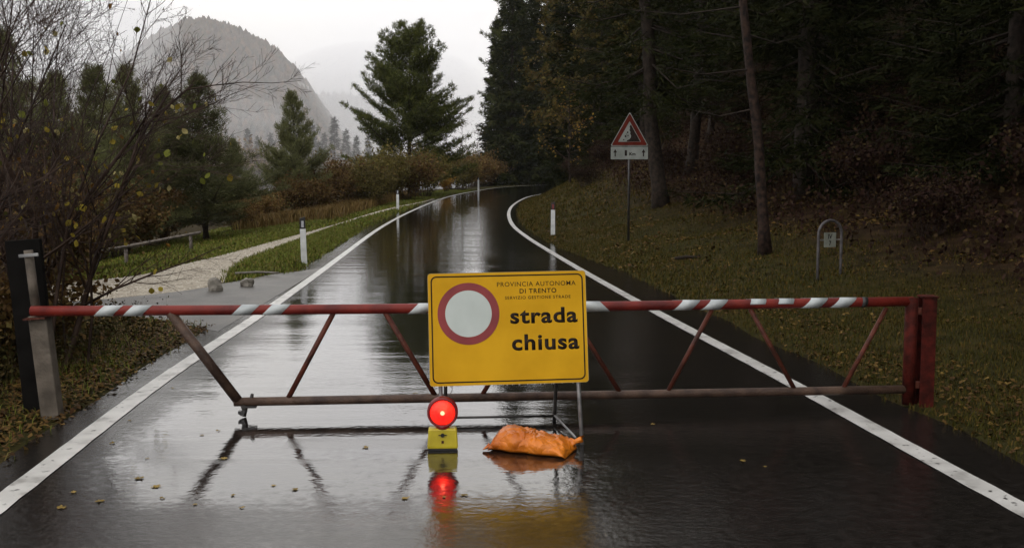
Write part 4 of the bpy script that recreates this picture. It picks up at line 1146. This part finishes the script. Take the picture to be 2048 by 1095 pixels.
def sandbag():
    nu, nv = 64, 48
    vs, fs = [], []
    Lh = 0.245
    for i in range(nu + 1):
        u = -1 + 2 * i / nu
        e = max(0.0, 1 - abs(u) ** 5.0)
        for j in range(nv):
            a = 2 * math.pi * j / nv
            ca, sa = math.cos(a), math.sin(a)
            hw = 0.135
            cy_ = np.sign(ca) * abs(ca) ** 0.62
            y = hw * cy_ * (0.90 + 0.10 * e)
            hh = (0.060 - 0.014 * u) * (0.12 + 0.88 * e ** 0.55) * (1 - 0.25 * cy_ ** 4)
            z = hh * np.sign(sa) * abs(sa) ** 0.75
            w1 = abs(math.sin(5.5 * u + 2.6 * cy_ + 0.8 * math.sin(6 * u))); w2 = abs(math.sin(9.0 * cy_ - 6.0 * u + 1.0)); w3 = abs(math.sin(14 * u + 7 * cy_))
            fold = 0.012 * (1 - w1) ** 4 + 0.009 * (1 - w2) ** 4 + 0.003 * (1 - w3) ** 2 - 0.007 * math.sin(3.3 * u + 1.2 * cy_)
            if sa > -0.2: z += fold * (0.3 + 0.7 * e)
            zz = max(0.004, z + hh * 0.92 + 0.010 * max(0, -u - 0.6))
            vs.append((u * Lh * (1 + 0.03 * math.sin(3 * ca)) + 0.03 * (zz - 0.05) * (1 if u < 0 else -0.4), y + 0.006 * math.sin(9 * u + 2), zz))
    for i in range(nu):
        for j in range(nv):
            a, b_ = i * nv + j, i * nv + (j + 1) % nv
            fs.append((a, b_, b_ + nv, a + nv))
    fs.append(tuple(range(nv - 1, -1, -1))); fs.append(tuple(nu * nv + k for k in range(nv)))
    mb = MB(); mb.add(vs, fs)
    root = empty('sandbag', (0.125, 5.94, 0), R_(-20))
    mb.build('bag', M['orange'], root, True)
    # tied neck flaring at the right end
    mb = MB(); vs, fs = [], []
    prof = [(0.220, 0.040, 0.062, 0.044), (0.245, 0.016, 0.024, 0.058), (0.262, 0.020, 0.030, 0.066), (0.292, 0.010, 0.044, 0.080)]
    for (x, ry, rz, zc) in prof:
        for k in range(12):
            a = 2 * math.pi * k / 12; q = 1 + 0.25 * math.sin(3 * a + x * 40)
            vs.append((x + 0.012 * math.sin(2 * a), 0.07 + ry * q * math.cos(a), zc + rz * 0.5 * q * math.sin(a)))
    for i in range(3):
        for k in range(12):
            a, b_ = i * 12 + k, i * 12 + (k + 1) % 12; fs.append((a, b_, b_ + 12, a + 12))
    fs.append(tuple(36 + k for k in range(12)))
    mb.add(vs, fs); mb.build('tied_neck', M['orange'], root, True)
    mb = MB(); vs = [(-0.235, -0.11, 0.03), (-0.275, -0.135, 0.012), (-0.280, -0.115, 0.006), (-0.235, -0.07, 0.01), (-0.245, -0.10, 0.05)]
    mb.add(vs, [(0, 1, 2, 3), (0, 4, 1), (4, 3, 2, 1), (0, 3, 4)]); mb.build('corner', M['orange'], root)
    return tag(root, 'wrinkled orange plastic sandbag lying on the foot of the yellow sign', 'sandbag')
sandbag()

# ------------------------------------------------------------------ delineator posts
M['post_white'] = mat_noise('delineator_white', (0.50, 0.51, 0.50), (0.68, 0.69, 0.68), 5, 0.4, 0.4)
M['post_black'] = mat_noise('delineator_black', (0.012, 0.011, 0.011), (0.028, 0.025, 0.024), 8, 0.45, 0.4)
M['post_brown'] = mat_noise('delineator_dark_red', (0.018, 0.009, 0.009), (0.035, 0.016, 0.014), 8, 0.45, 0.4)
M['reflex'] = mat_noise('reflector_white', (0.30, 0.31, 0.33), (0.50, 0.51, 0.54), 30, 0.2, 0.6)
M['reflex_red'] = mat_noise('reflector_red', (0.14, 0.02, 0.018), (0.22, 0.03, 0.025), 30, 0.25, 0.6)
def delineator(x, y, rz, label, h=0.95, w=0.115, lean=0.0, cap='post_black', refl='reflex'):
    root = empty('delineator_post', (x, y, Tz(x, y)), rz)
    root.rotation_euler = (0, lean, rz)
    def sec(z, k=1.0): return [(-w / 2 * k, -0.035 * k, z), (w / 2 * k, -0.035 * k, z), (w / 2 * k, 0.01 * k, z), (0.02 * k, 0.05 * k, z), (-0.02 * k, 0.05 * k, z), (-w / 2 * k, 0.01 * k, z)]
    def body(z0, z1, k0, k1, topcut=0.0):
        mb = MB(); a, b_ = sec(z0, k0), sec(z1, k1)
        b_ = [(px, py, pz + topcut * (px / w + 0.5)) for px, py, pz in b_]
        mb.add(a + b_, [tuple(range(5, -1, -1)), tuple(range(6, 12))] + [(q, (q + 1) % 6, 6 + (q + 1) % 6, 6 + q) for q in range(6)])
        return mb
    body(-0.15, h - 0.25, 1.08, 1.0).build('post', M['post_white'], root, bevel=0.006)
    cp = body(h - 0.25, h - 0.035, 1.02, 0.98, 0.035).build('top_band', M[cap], root, bevel=0.006)
    mb = MB(); mb.box((0, -0.039, h - 0.15), (0.05, 0.006, 0.13)); mb.build('reflector', M[refl], cp, bevel=0.002)
    return tag(root, label, 'road post', 'delineator posts along the road')
delineator(-4.27, 20.4, 0.15, 'white delineator post with black top nearest on the left grass', 0.96, lean=R_(-1.5))
delineator(X_(796, 49.0), 49.0, 0.1, 'white delineator post with black top in front of the brown bushes', 1.0, 0.12)
delineator(X_(957, 93), 93, 0.0, 'small white delineator post at the far left bend of the road', 1.25, 0.15)
delineator(X_(1106, 30.3), 30.3, -0.1, 'white delineator post with dark red top on the right bank', 1.02, 0.125, cap='post_brown', refl='reflex_red')

# ------------------------------------------------------------------ falling rocks sign
M['tri_white'] = mat_noise('warning_white', (0.19, 0.205, 0.185), (0.27, 0.285, 0.26), 4, 0.5, 0.06)
M['tri_red'] = mat_noise('warning_red', (0.075, 0.012, 0.008), (0.13, 0.020, 0.012), 5, 0.5, 0.06)
ws = empty('falling_rocks_sign', (2.87, 24.5, Tz(2.87, 24.5)), R_(-3))
tag(ws, 'triangular falling rocks warning sign with distance plate on a thin pole', 'sign')
z0_ = Tz(2.87, 24.5)
rod('pole', [(0, 0.035, -0.2), (0, 0.035, 3.30 - z0_)], 0.030, 'dark_steel', ws, 12)
def rtri(w, h, r, zb):
    import itertools
    A = [Vector((-w / 2, zb)), Vector((w / 2, zb)), Vector((0, zb + h))]
    P = []
    for i in range(3):
        a, b_, c = A[i - 1], A[i], A[(i + 1) % 3]
        u1 = (a - b_).normalized(); u2 = (c - b_).normalized()
        half = math.acos(max(-1, min(1, u1.dot(u2)))) / 2
        t_ = r / math.tan(half)
        p1 = b_ + u1 * t_; p2 = b_ + u2 * t_
        for k in range(6):
            s_ = k / 5; q = (p1 * (1 - s_) + b_ * s_) * (1 - s_) + (b_ * (1 - s_) + p2 * s_) * s_
            P.append((q.x, q.y))
    return P
zb = 2.575 - z0_
tri = MB(); tri.prism(rtri(0.93, 0.83, 0.03, zb), 0.012); tp_ = tri.build('triangle_plate', M['tri_white'], ws)
ring_mb(rtri(0.87, 0.775, 0.03, zb + 0.017), rtri(0.56, 0.50, 0.012, zb + 0.100), -0.003, 0.0028).build('red_border', M['tri_red'], tp_)
rock = [(-0.03, 0.105), (0.262, 0.105), (0.030, 0.52), (0.018, 0.50), (0.0, 0.47), (0.012, 0.43), (-0.004, 0.38), (0.022, 0.34), (0.012, 0.30), (0.040, 0.25), (0.028, 0.20), (0.0, 0.165), (-0.06, 0.135), (-0.07, 0.108)]
mb = MB(); mb.prism([(x, z + zb) for x, z in rock], 0.0028); o = mb.build('pictogram_cliff', M['ink'], tp_); o.location.y = -0.003
for x, z, r in ((-0.045, 0.33, 0.022), (-0.095, 0.235, 0.026), (-0.035, 0.255, 0.017), (-0.075, 0.285, 0.012), (-0.14, 0.150, 0.016)):
    mb = MB(); mb.prism([(x + r * math.cos(k * 1.0472 + x * 20) * (1 + 0.2 * math.sin(k * 5)), z + zb + r * math.sin(k * 1.0472 + x * 20)) for k in range(6)], 0.0028)
    o = mb.build('pictogram_rock', M['ink'], tp_); o.location.y = -0.003
zc_ = 2.405 - z0_
mb = MB(); mb.prism([(x, z + zc_) for x, z in rrect(0.905, 0.305, 0.012)], 0.010); dp = mb.build('distance_plate', M['tri_white'], ws)
text_mesh('lettering', '1', 0.055, 0.135, M['ink'], dp, -0.085, zc_, -0.002, 0.03)
text_mesh('lettering', 'Km', 0.150, 0.080, M['ink'], dp, 0.075, zc_ - 0.022, -0.002, 0.03)
for x in (-0.345, 0.345):
    mb = MB(); mb.prism([(x - 0.014, zc_ - 0.085), (x + 0.014, zc_ - 0.085), (x + 0.014, zc_ + 0.010), (x + 0.045, zc_ + 0.010), (x, zc_ + 0.095), (x - 0.045, zc_ + 0.010), (x - 0.014, zc_ + 0.010)], 0.0016)
    o = mb.build('arrow', M['ink'], dp); o.location.y = -0.002
for z in (zb + 0.2, zc_):
    mb = MB(); mb.box((0, 0.024, z), (0.12, 0.02, 0.03)); mb.build('bracket', M['steel'], ws)

# ------------------------------------------------------------------ small metal hoop with marker plate
hx, hy = 4.47, 14.5
hp_ = empty('marker_hoop', (hx, hy, 0), R_(28))
tag(hp_, 'small grey metal hoop holding a square numbered plate in the grass', 'marker')
hw = 0.46
za, zb2 = Tz(hx, hy) - 0.15, Tz(hx + 0.35, hy + 0.3) - 0.15
pts_ = [(0, 0, za), (0, 0, 0.6)] + [(hw / 2 - hw / 2 * math.cos(a) , 0, 0.90 + 0.20 * math.sin(a)) for a in np.linspace(0, math.pi, 13)] + [(hw, 0, 0.6), (hw, 0, zb2)]
M['hoop_steel'] = mat_noise('hoop_steel', (0.055, 0.050, 0.051), (0.12, 0.11, 0.11), 12, 0.55, 0.2)
rod('hoop', pts_, 0.021, 'hoop_steel', hp_, 10)
M['plate_pale'] = mat_noise('pale_plate', (0.22, 0.235, 0.195), (0.30, 0.315, 0.27), 8, 0.5, 0.1)
mb = MB(); mb.box((hw / 2, 0, 0.815), (0.235, 0.006, 0.215)); o = mb.build('plate', M['plate_pale'], hp_)
mb = MB(); mb.box((hw / 2, 0.01, 0.815), (hw, 0.008, 0.02)); mb.build('plate_bar', M['steel'], hp_)
# the plate faces the road, so it is turned on its own
o.rotation_euler = (0, 0, 0)
text_mesh('lettering', 'IV', 0.085, 0.070, M['ink'], o, hw / 2, 0.865, -0.0042, 0.02)
text_mesh('lettering', '7', 0.045, 0.070, M['ink'], o, hw / 2, 0.765, -0.0042, 0.02)

# ------------------------------------------------------------------ stones and plank by the junction, rail fence
M['stone'] = mat_noise('pale_stone', (0.10, 0.090, 0.072), (0.25, 0.23, 0.195), 6, 0.7, 0.3, bump=0.5, bscale=18)
def stone(x, y, s, seed, label):
    bmx = bmesh.new(); bmesh.ops.create_icosphere(bmx, subdivisions=3, radius=1.0)
    rg = random.Random(seed); ph = [rg.uniform(0, 6) for _ in range(6)]
    for v in bmx.verts:
        c = v.co
        k = 1 + 0.16 * math.sin(2.3 * c.x + ph[0]) * math.cos(2.1 * c.y + ph[1]) + 0.12 * math.sin(4.1 * c.z + 3 * c.x + ph[2]) + 0.05 * math.sin(9 * c.y + ph[3])
        v.co = Vector((c.x * s[0], c.y * s[1], max(c.z, -0.5) * s[2])) * k
    me = bpy.data.meshes.new('stone'); bmx.to_mesh(me); bmx.free()
    o = link_mesh('stone', me, M['stone']); o.location = (x, y, Tz(x, y) + s[2] * 0.35); o.rotation_euler.z = rg.uniform(0, 3)
    return tag(o, label, 'stone', 'stones at the path junction')
stone(-4.55, 15.2, (0.10, 0.11, 0.14), 1, 'pale boulder at the tip of the grass where the gravel path joins, the left one')
stone(-4.25, 15.9, (0.12, 0.10, 0.11), 2, 'pale boulder at the grass tip beside the path, the right one')
mb = MB(); mb.tube([(-0.38, 0, 0), (0, 0.02, 0.015), (0.38, 0, 0.0)], [0.020, 0.022, 0.017], 8)
o = mb.build('log', M['stone'], None, True); o.location = (-4.5, 17.5, Tz(-4.5, 17.5) + 0.05); o.rotation_euler.z = 0.12
tag(o, 'thin pale log lying in the grass behind the boulders', 'log')
M['wood'] = mat_noise('weathered_wood', (0.085, 0.070, 0.058), (0.20, 0.17, 0.14), 7, 0.7, 0.3, bump=0.4, bscale=30)
fe = empty('rail_fence', (-9.6, 26, Tz(-9.6, 26)))
tag(fe, 'low weathered wooden rail fence along the gravel path', 'fence')
def fpt(x, y, z): return (x + 9.6, y - 26, z - Tz(-9.6, 26))
for (x, y) in ((-10.6, 23.2), (-9.95, 25.6), (-9.05, 28.0)):
    zt = Tz(x, y); mb = MB(); mb.tube([fpt(x, y, zt - 0.2), fpt(x, y, zt + 0.50)], [0.05, 0.045], 8); mb.build('post', M['wood'], fe, True)
for a, b_ in (((-11.0, 21.8), (-9.9, 25.7)), ((-10.0, 25.5), (-8.85, 28.3))):
    mb = MB(); mb.tube([fpt(a[0], a[1] - 0.05, Tz(*a) + 0.46), fpt(b_[0], b_[1] - 0.05, Tz(*b_) + 0.47)], [0.042, 0.038], 8); mb.build('rail', M['wood'], fe, True)
mb = MB(); mb.tube([(-0.25, 0, 0), (0, 0.02, 0.02), (0.25, 0, 0.01)], [0.03, 0.035, 0.02], 7); o = mb.build('fallen_branch', M['bark'], None, True)
o.location = (3.30, 18.6, Tz(3.30, 18.6) + 0.03); o.rotation_euler.z = 0.1
tag(o, 'short dark fallen branch lying in the right verge grass', 'branch')

# ------------------------------------------------------------------ grass, weeds, leaf litter
def scatter(x0, x1, y0, y1, N, seed, keep=None):
    r = np.random.default_rng(seed)
    x = r.uniform(x0, x1, N); y = r.uniform(y0, y1, N)
    k = ~paved(x, y)
    if keep is not None: k &= keep(x, y, r)
    return x[k], y[k], r
def rel_scatter(a0, a1, y0, y1, N, seed, side, keep=None, ypow=1.0):
    """scatter by distance from a road edge line"""
    r = np.random.default_rng(seed)
    y = y0 + (y1 - y0) * r.uniform(0, 1, N) ** ypow; s = r.uniform(a0, a1, N)
    x = Rx(y) + s if side > 0 else Lx(y) - s
    k = ~paved(x + r.normal(0, 0.07, N), y + r.normal(0, 0.10, N)) & ~on_road(x, y, -0.06)
    if keep is not None: k &= keep(x, y, s, r)
    return x[k], y[k], r
def blades(x, y, r, h, w):
    N = len(x); z = T(x, y) - 0.01
    az = r.uniform(0, 6.283, N); ln = r.uniform(0.15, 0.9, N)
    hh = h * r.uniform(0.45, 1.35, N); ww = w * r.uniform(0.7, 1.3, N)
    dx, dy = np.cos(az), np.sin(az)
    b0 = np.stack([x - dy * ww / 2, y + dx * ww / 2, z], 1); b1 = np.stack([x + dy * ww / 2, y - dx * ww / 2, z], 1)
    mx_ = x + dx * hh * ln * 0.35; my = y + dy * hh * ln * 0.35; mz = z + hh * 0.62
    m0 = np.stack([mx_ - dy * ww * 0.4, my + dx * ww * 0.4, mz], 1); m1 = np.stack([mx_ + dy * ww * 0.4, my - dx * ww * 0.4, mz], 1)
    tp = np.stack([x + dx * hh * ln, y + dy * hh * ln, z + hh * (1.0 - 0.3 * ln)], 1)
    V = np.stack([b0, b1, m1, m0, tp], 1).reshape(-1, 3)
    i = np.arange(N)[:, None] * 5
    F = np.concatenate([i + np.array([0, 1, 2]), i + np.array([0, 2, 3]), i + np.array([3, 2, 4])], 0)
    return V, F
def merge(parts):
    Vs, Fs, b = [], [], 0
    for V, F in parts: Vs.append(V); Fs.append(F + b); b += len(V)
    return np.vstack(Vs), np.vstack(Fs)
def thin(x, y, s, r): return r.uniform(0, 1, len(x)) < np.clip(0.50 + 0.6 * vnoise(x, y, 2.3, 8), 0.08, 1)
def wood_thin(x, y, s, r): return r.uniform(0, 1, len(x)) < np.clip(1.05 - 0.16 * s + 0.4 * vnoise(x, y, 2.0, 6), 0.04, 1)
gp_ = []
x, y, r = rel_scatter(0.35, 5.0, 4.5, 14, 95000, 101, 1, lambda x, y, s, r: wood_thin(x, y, s - 0.8, r) & (r.uniform(0, 1, len(x)) < 0.15 + s * 0.9)); gp_.append(blades(x, y, r, 0.052, 0.0055))
x, y, r = rel_scatter(0.3, 7.0, 14, 32, 110000, 102, 1, lambda x, y, s, r: wood_thin(x, y, s, r)); gp_.append(blades(x, y, r, 0.060, 0.011))
x, y, r = rel_scatter(0.3, 6.0, 32, 75, 40000, 103, 1, lambda x, y, s, r: wood_thin(x, y, s, r)); gp_.append(blades(x, y, r, 0.12, 0.025))
V_, F_ = merge(gp_)
tag(link_mesh('grass', np_mesh('grass', V_, F_), M['grass']), 'short autumn grass on the right verge and bank', kind='stuff')
gp_ = []
x, y, r = rel_scatter(0.25, 1.7, 3.8, 11.8, 15000, 104, -1, lambda x, y, s, r: thin(x, y, s, r) & (r.uniform(0, 1, len(x)) < -0.1 + s * 0.9)); gp_.append(blades(x, y, r, 0.085, 0.006))
x, y, r = rel_scatter(0.25, 3.0, 14.5, 34, 62000, 105, -1); gp_.append(blades(x, y, r, 0.075, 0.012))
x, y, r = rel_scatter(0.3, 4.0, 34, 95, 45000, 106, -1); gp_.append(blades(x, y, r, 0.10, 0.028))
x, y, r = rel_scatter(2.8, 9.5, 15, 60, 65000, 107, -1); gp_.append(blades(x, y, r, 0.10, 0.020))
V_, F_ = merge(gp_)
M['grass_left'] = mat_island('grass_blades_left', [(0.056, 0.078, 0.010), (0.100, 0.132, 0.018), (0.135, 0.145, 0.028), (0.17, 0.120, 0.038)], objvar=0, rough=0.45)
tag(link_mesh('grass', np_mesh('grass', V_, F_), M['grass_left']), 'green grass between the road and the gravel path and beyond it', kind='stuff')
# tall dry grass in front of the brown bushes
x, y, r = rel_scatter(2.3, 6.5, 40, 75, 16000, 108, -1); V_, F_ = blades(x, y, r, 0.55, 0.022)
M['grass_dry'] = mat_island('grass_dry', [(0.085, 0.050, 0.018), (0.15, 0.095, 0.032), (0.11, 0.085, 0.030)], objvar=0)
tag(link_mesh('dry_grass', np_mesh('dry_grass', V_, F_), M['grass_dry']), 'tall straw coloured dry grass in front of the brown bushes', kind='stuff')

def litter(x, y, r, size):
    N = len(x); z = T(x, y) + r.uniform(0.004, 0.03, N)
    az = r.uniform(0, 6.283, N); s = size * r.uniform(0.5, 1.3, N); tx = r.normal(0, 0.35, N); ty = r.normal(0, 0.35, N)
    out = []
    for (a, b_) in ((-0.5, 0), (0, 0.36), (0.55, 0), (0, -0.36)):
        lx = (np.cos(az) * a - np.sin(az) * b_) * s; ly = (np.sin(az) * a + np.cos(az) * b_) * s
        out.append(np.stack([x + lx, y + ly, z + lx * tx + ly * ty + s * 0.18 * abs(b_) * 2], 1))
    V = np.stack(out, 1).reshape(-1, 3)
    i = np.arange(N)[:, None] * 4
    return V, np.concatenate([i + np.array([0, 3, 1]), i + np.array([3, 2, 1])], 0)
lp_ = []
x, y, r = rel_scatter(0.20, 2.4, 3.5, 12.5, 17000, 111, -1); lp_.append(litter(x, y, r, 0.042))
x, y, r = rel_scatter(0.45, 1.6, 4.2, 13, 3200, 112, 1, lambda x, y, s, r: r.uniform(0, 1, len(x)) < np.clip(0.45 + 0.9 * vnoise(x, y, 1.7, 9), 0.05, 1)); lp_.append(litter(x, y, r, 0.04))
x, y, r = rel_scatter(1.2, 6.5, 4.2, 20, 6500, 113, 1, lambda x, y, s, r: r.uniform(0, 1, len(x)) < np.clip(0.45 + 0.9 * vnoise(x, y, 1.7, 9), 0.05, 1)); lp_.append(litter(x, y, r, 0.045))
x, y, r = rel_scatter(0.4, 8, 18, 60, 16000, 114, 1, lambda x, y, s, r: r.uniform(0, 1, len(x)) < np.clip(0.45 + 0.9 * vnoise(x, y, 1.7, 9), 0.05, 1)); lp_.append(litter(x, y, r, 0.085))
x, y, r = rel_scatter(5.0, 14, 9, 40, 12000, 115, 1, lambda x, y, s, r: r.uniform(0, 1, len(x)) < np.clip(0.45 + 0.9 * vnoise(x, y, 1.7, 9), 0.05, 1)); lp_.append(litter(x, y, r, 0.09))
x, y, r = rel_scatter(0.3, 7, 15, 45, 3000, 116, -1); lp_.append(litter(x, y, r, 0.06))
V_, F_ = merge(lp_)
tag(link_mesh('leaf_litter', np_mesh('leaf_litter', V_, F_), M['litter']), 'brown and yellow fallen leaves strewn over the verges and wood floor', kind='stuff')

# loose stones on the gravel path
r = np.random.default_rng(131)
x = r.uniform(-10.5, -4.6, 26000); y = r.uniform(12.6, 36, 26000)
k_ = in_poly(x, y, POLY_PATH); x, y = x[k_], y[k_]; N_ = len(x)
sz_ = r.uniform(0.008, 0.028, N_); z = T(x, y) + 0.003
ang = r.uniform(0, 6.28, N_)
P_ = [np.stack([x + sz_ * np.cos(ang + q * 1.5708) * r.uniform(0.6, 1.2, N_), y + sz_ * np.sin(ang + q * 1.5708) * r.uniform(0.6, 1.2, N_), z], 1) for q in range(4)]
P_.append(np.stack([x, y, z + sz_ * r.uniform(0.4, 0.9, N_)], 1))
V_ = np.stack(P_, 1).reshape(-1, 3); i_ = np.arange(N_)[:, None] * 5
F_ = np.concatenate([i_ + np.array([q, (q + 1) % 4, 4]) for q in range(4)], 0)
M['pebble'] = mat_island('pebbles', [(0.20, 0.175, 0.135), (0.36, 0.325, 0.26), (0.48, 0.44, 0.37), (0.29, 0.25, 0.19)], objvar=0)
tag(link_mesh('gravel', np_mesh('gravel', V_, F_), M['pebble']), 'loose pale stones scattered on the gravel path', kind='stuff')

# brambles and weeds along the left verge (a tangle)
def weeds(x, y, r, h, per, ls):
    N = len(x); z = T(x, y)
    mbV, mbF, b0 = [], [], 0
    C = []
    hh = h * r.uniform(0.4, 1.2, N)
    tipx = x + r.normal(0, 0.25, N) * hh; tipy = y + r.normal(0, 0.25, N) * hh
    Vs = np.stack([np.stack([x - 0.003, y, z], 1), np.stack([x + 0.003, y, z], 1), np.stack([tipx, tipy, z + hh], 1)], 1).reshape(-1, 3)
    Fs = np.arange(3 * N).reshape(-1, 3)
    u = r.uniform(0.1, 1, (N, per))
    C = np.stack([x[:, None] * (1 - u) + tipx[:, None] * u, y[:, None] * (1 - u) + tipy[:, None] * u, z[:, None] + hh[:, None] * u], 2).reshape(-1, 3) + r.normal(size=(N * per, 3)) * 0.03
    Vl, Fl = leaves(C, ls, r)
    Fl = np.concatenate([Fl[:, [0, 1, 2]], Fl[:, [0, 2, 3]]], 0)
    return merge([(Vs, Fs), (Vl, Fl)])
x, y, r = rel_scatter(0.75, 2.6, 6.6, 11.2, 1500, 121, -1, lambda x, y, s, r: r.uniform(0, 1, len(x)) < np.clip((s - 0.6) * 0.8, 0.05, 1))
a_ = weeds(x, y, r, 0.42, 9, 0.035)
x, y, r = rel_scatter(1.5, 6.0, 4.5, 11.0, 1300, 122, -1)
b__ = weeds(x, y, r, 0.9, 10, 0.05)
V_, F_ = merge([a_, b__])
M['weed'] = mat_island('weeds', [(0.026, 0.020, 0.009), (0.050, 0.043, 0.013), (0.070, 0.043, 0.017), (0.048, 0.056, 0.015), (0.034, 0.019, 0.012)], objvar=0)
tag(link_mesh('undergrowth', np_mesh('undergrowth', V_, F_), M['weed']), 'tangle of brown and green weeds below the bare shrubs', kind='stuff')
x, y, r = rel_scatter(4.2, 16, 9, 60, 5200, 123, 1)
V_, F_ = weeds(x, y, r, 0.75, 9, 0.09)
tag(link_mesh('undergrowth', np_mesh('undergrowth', V_, F_), M['bush_purple']), 'dim leafy undergrowth on the floor of the dark wood', kind='stuff')

# fallen leaves one can pick out on the wet asphalt
ML = mat_island('road_leaves', [(0.14, 0.085, 0.022), (0.24, 0.17, 0.045), (0.09, 0.045, 0.02)], objvar=0.3, rough=0.3)
def lobed_leaf(seed):
    rg = random.Random(seed)
    P = []
    for k in range(22):
        a = 2 * math.pi * k / 22
        r_l = (0.52 + 0.30 * abs(math.cos(2.5 * (a - 1.57)))) * (1 if k % 2 else 0.72) * rg.uniform(0.75, 1.15)
        if abs(a - 4.71) < 0.2: r_l = 0.25
        P.append((r_l * math.cos(a), r_l * math.sin(a), rg.uniform(-0.05, 0.28) * r_l))
    P += [(0, 0, 0.03), (-0.03, -0.9, 0.05), (0.03, -0.9, 0.05)]
    F = [(22, k, (k + 1) % 22) for k in range(22)] + [(22, 23, 24)]
    me = bpy.data.meshes.new('fallen_leaf'); me.from_pydata(P, [], F); me.update(); me.materials.append(ML); return me
RLS = [lobed_leaf(k) for k in range(5)]
rl_px = [(-2.05, 5.35), (-1.9, 5.2), (-1.80, 5.0), (-2.15, 5.75), (-1.7, 5.75), (-1.45, 5.05), (-2.0, 6.3), (-1.15, 5.15), (-1.28, 5.22), (-0.55, 5.0), (-0.35, 5.02), (-0.25, 5.05), (-1.93, 6.42), (-0.9, 6.0),
         (-2.3, 5.1), (-2.1, 4.95), (-1.6, 4.9), (-2.25, 4.85), (-1.35, 4.85), (0.95, 6.6), (1.35, 5.7), (1.45, 5.58), (-0.75, 7.6), (-2.5, 6.1), (-2.62, 6.7), (-2.7, 7.8)]
for k, (x_, y_) in enumerate(rl_px):
    o = bpy.data.objects.new('fallen_leaf', RLS[k % 5]); col.objects.link(o)
    sc = random.uniform(0.020, 0.044); o.scale = (sc, sc * random.uniform(0.6, 1), sc * random.uniform(0.4, 1.2))
    o.location = (x_, y_, 0.009); o.rotation_euler = (random.uniform(-0.03, 0.03), random.uniform(-0.03, 0.03), random.uniform(0, 6.28))
    o.location.z = 0.0032
    tag(o, 'small yellow brown fallen leaf stuck on the wet asphalt', 'leaf', 'fallen leaves on the wet road')

# ------------------------------------------------------------------ mist and haze (air)
def volume_mat(name, dens, color):
    m = bpy.data.materials.new(name); m.use_nodes = True
    n, l = m.node_tree.nodes, m.node_tree.links
    n.clear(); out = n.new('ShaderNodeOutputMaterial'); v = n.new('ShaderNodeVolumePrincipled')
    v.inputs['Density'].default_value = dens; v.inputs['Color'].default_value = (*color, 1); v.inputs['Anisotropy'].default_value = 0.0
    l.new(v.outputs[0], out.inputs['Volume'])
    return m
mb = MB(); mb.box((-400, 1300, 113), (2600, 3500, 246))
tag(mb.build('haze', volume_mat('haze_air', 0.0001, (0.97, 0.975, 0.985))), 'thin pale mist hanging in the valley air', kind='stuff')

def mist(x, y, z, rx, ry, rz, dens, label):
    bmx = bmesh.new(); bmesh.ops.create_icosphere(bmx, subdivisions=4, radius=1.0)
    me = bpy.data.meshes.new('mist_bank'); bmx.to_mesh(me); bmx.free()
    o = link_mesh('mist_bank', me, volume_mat('mist_air', dens, (0.97, 0.975, 0.985)))
    o.location = (x, y, z); o.scale = (rx, ry, rz)
    return tag(o, label, kind='stuff')
mist(-250, 1000, -40, 900, 800, 262, 0.00042, 'wide veil of mist filling the valley before the mountain')
mist(-275, 800, 52, 105, 60, 28, 0.0036, 'bank of mist drifting across the middle of the mountain')
mist(-300, 800, 76, 52, 50, 36, 0.0042, 'wisp of mist rising on the left of the cliff')
mist(-215, 790, 42, 60, 50, 18, 0.0030, 'small mist bank below the cliff')
mist(-370, 840, 128, 95, 60, 50, 0.0056, 'cloud clinging to the left top of the mountain')
mist(-150, 1130, 100, 130, 90, 62, 0.0060, 'cloud hanging behind the right shoulder of the mountain')
mist(-120, 940, 60, 120, 70, 52, 0.0034, 'thin cloud on the right slope above the pines')
mist(-120, 205, 8, 165, 70, 30, 0.0012, 'low mist among the far spruces')
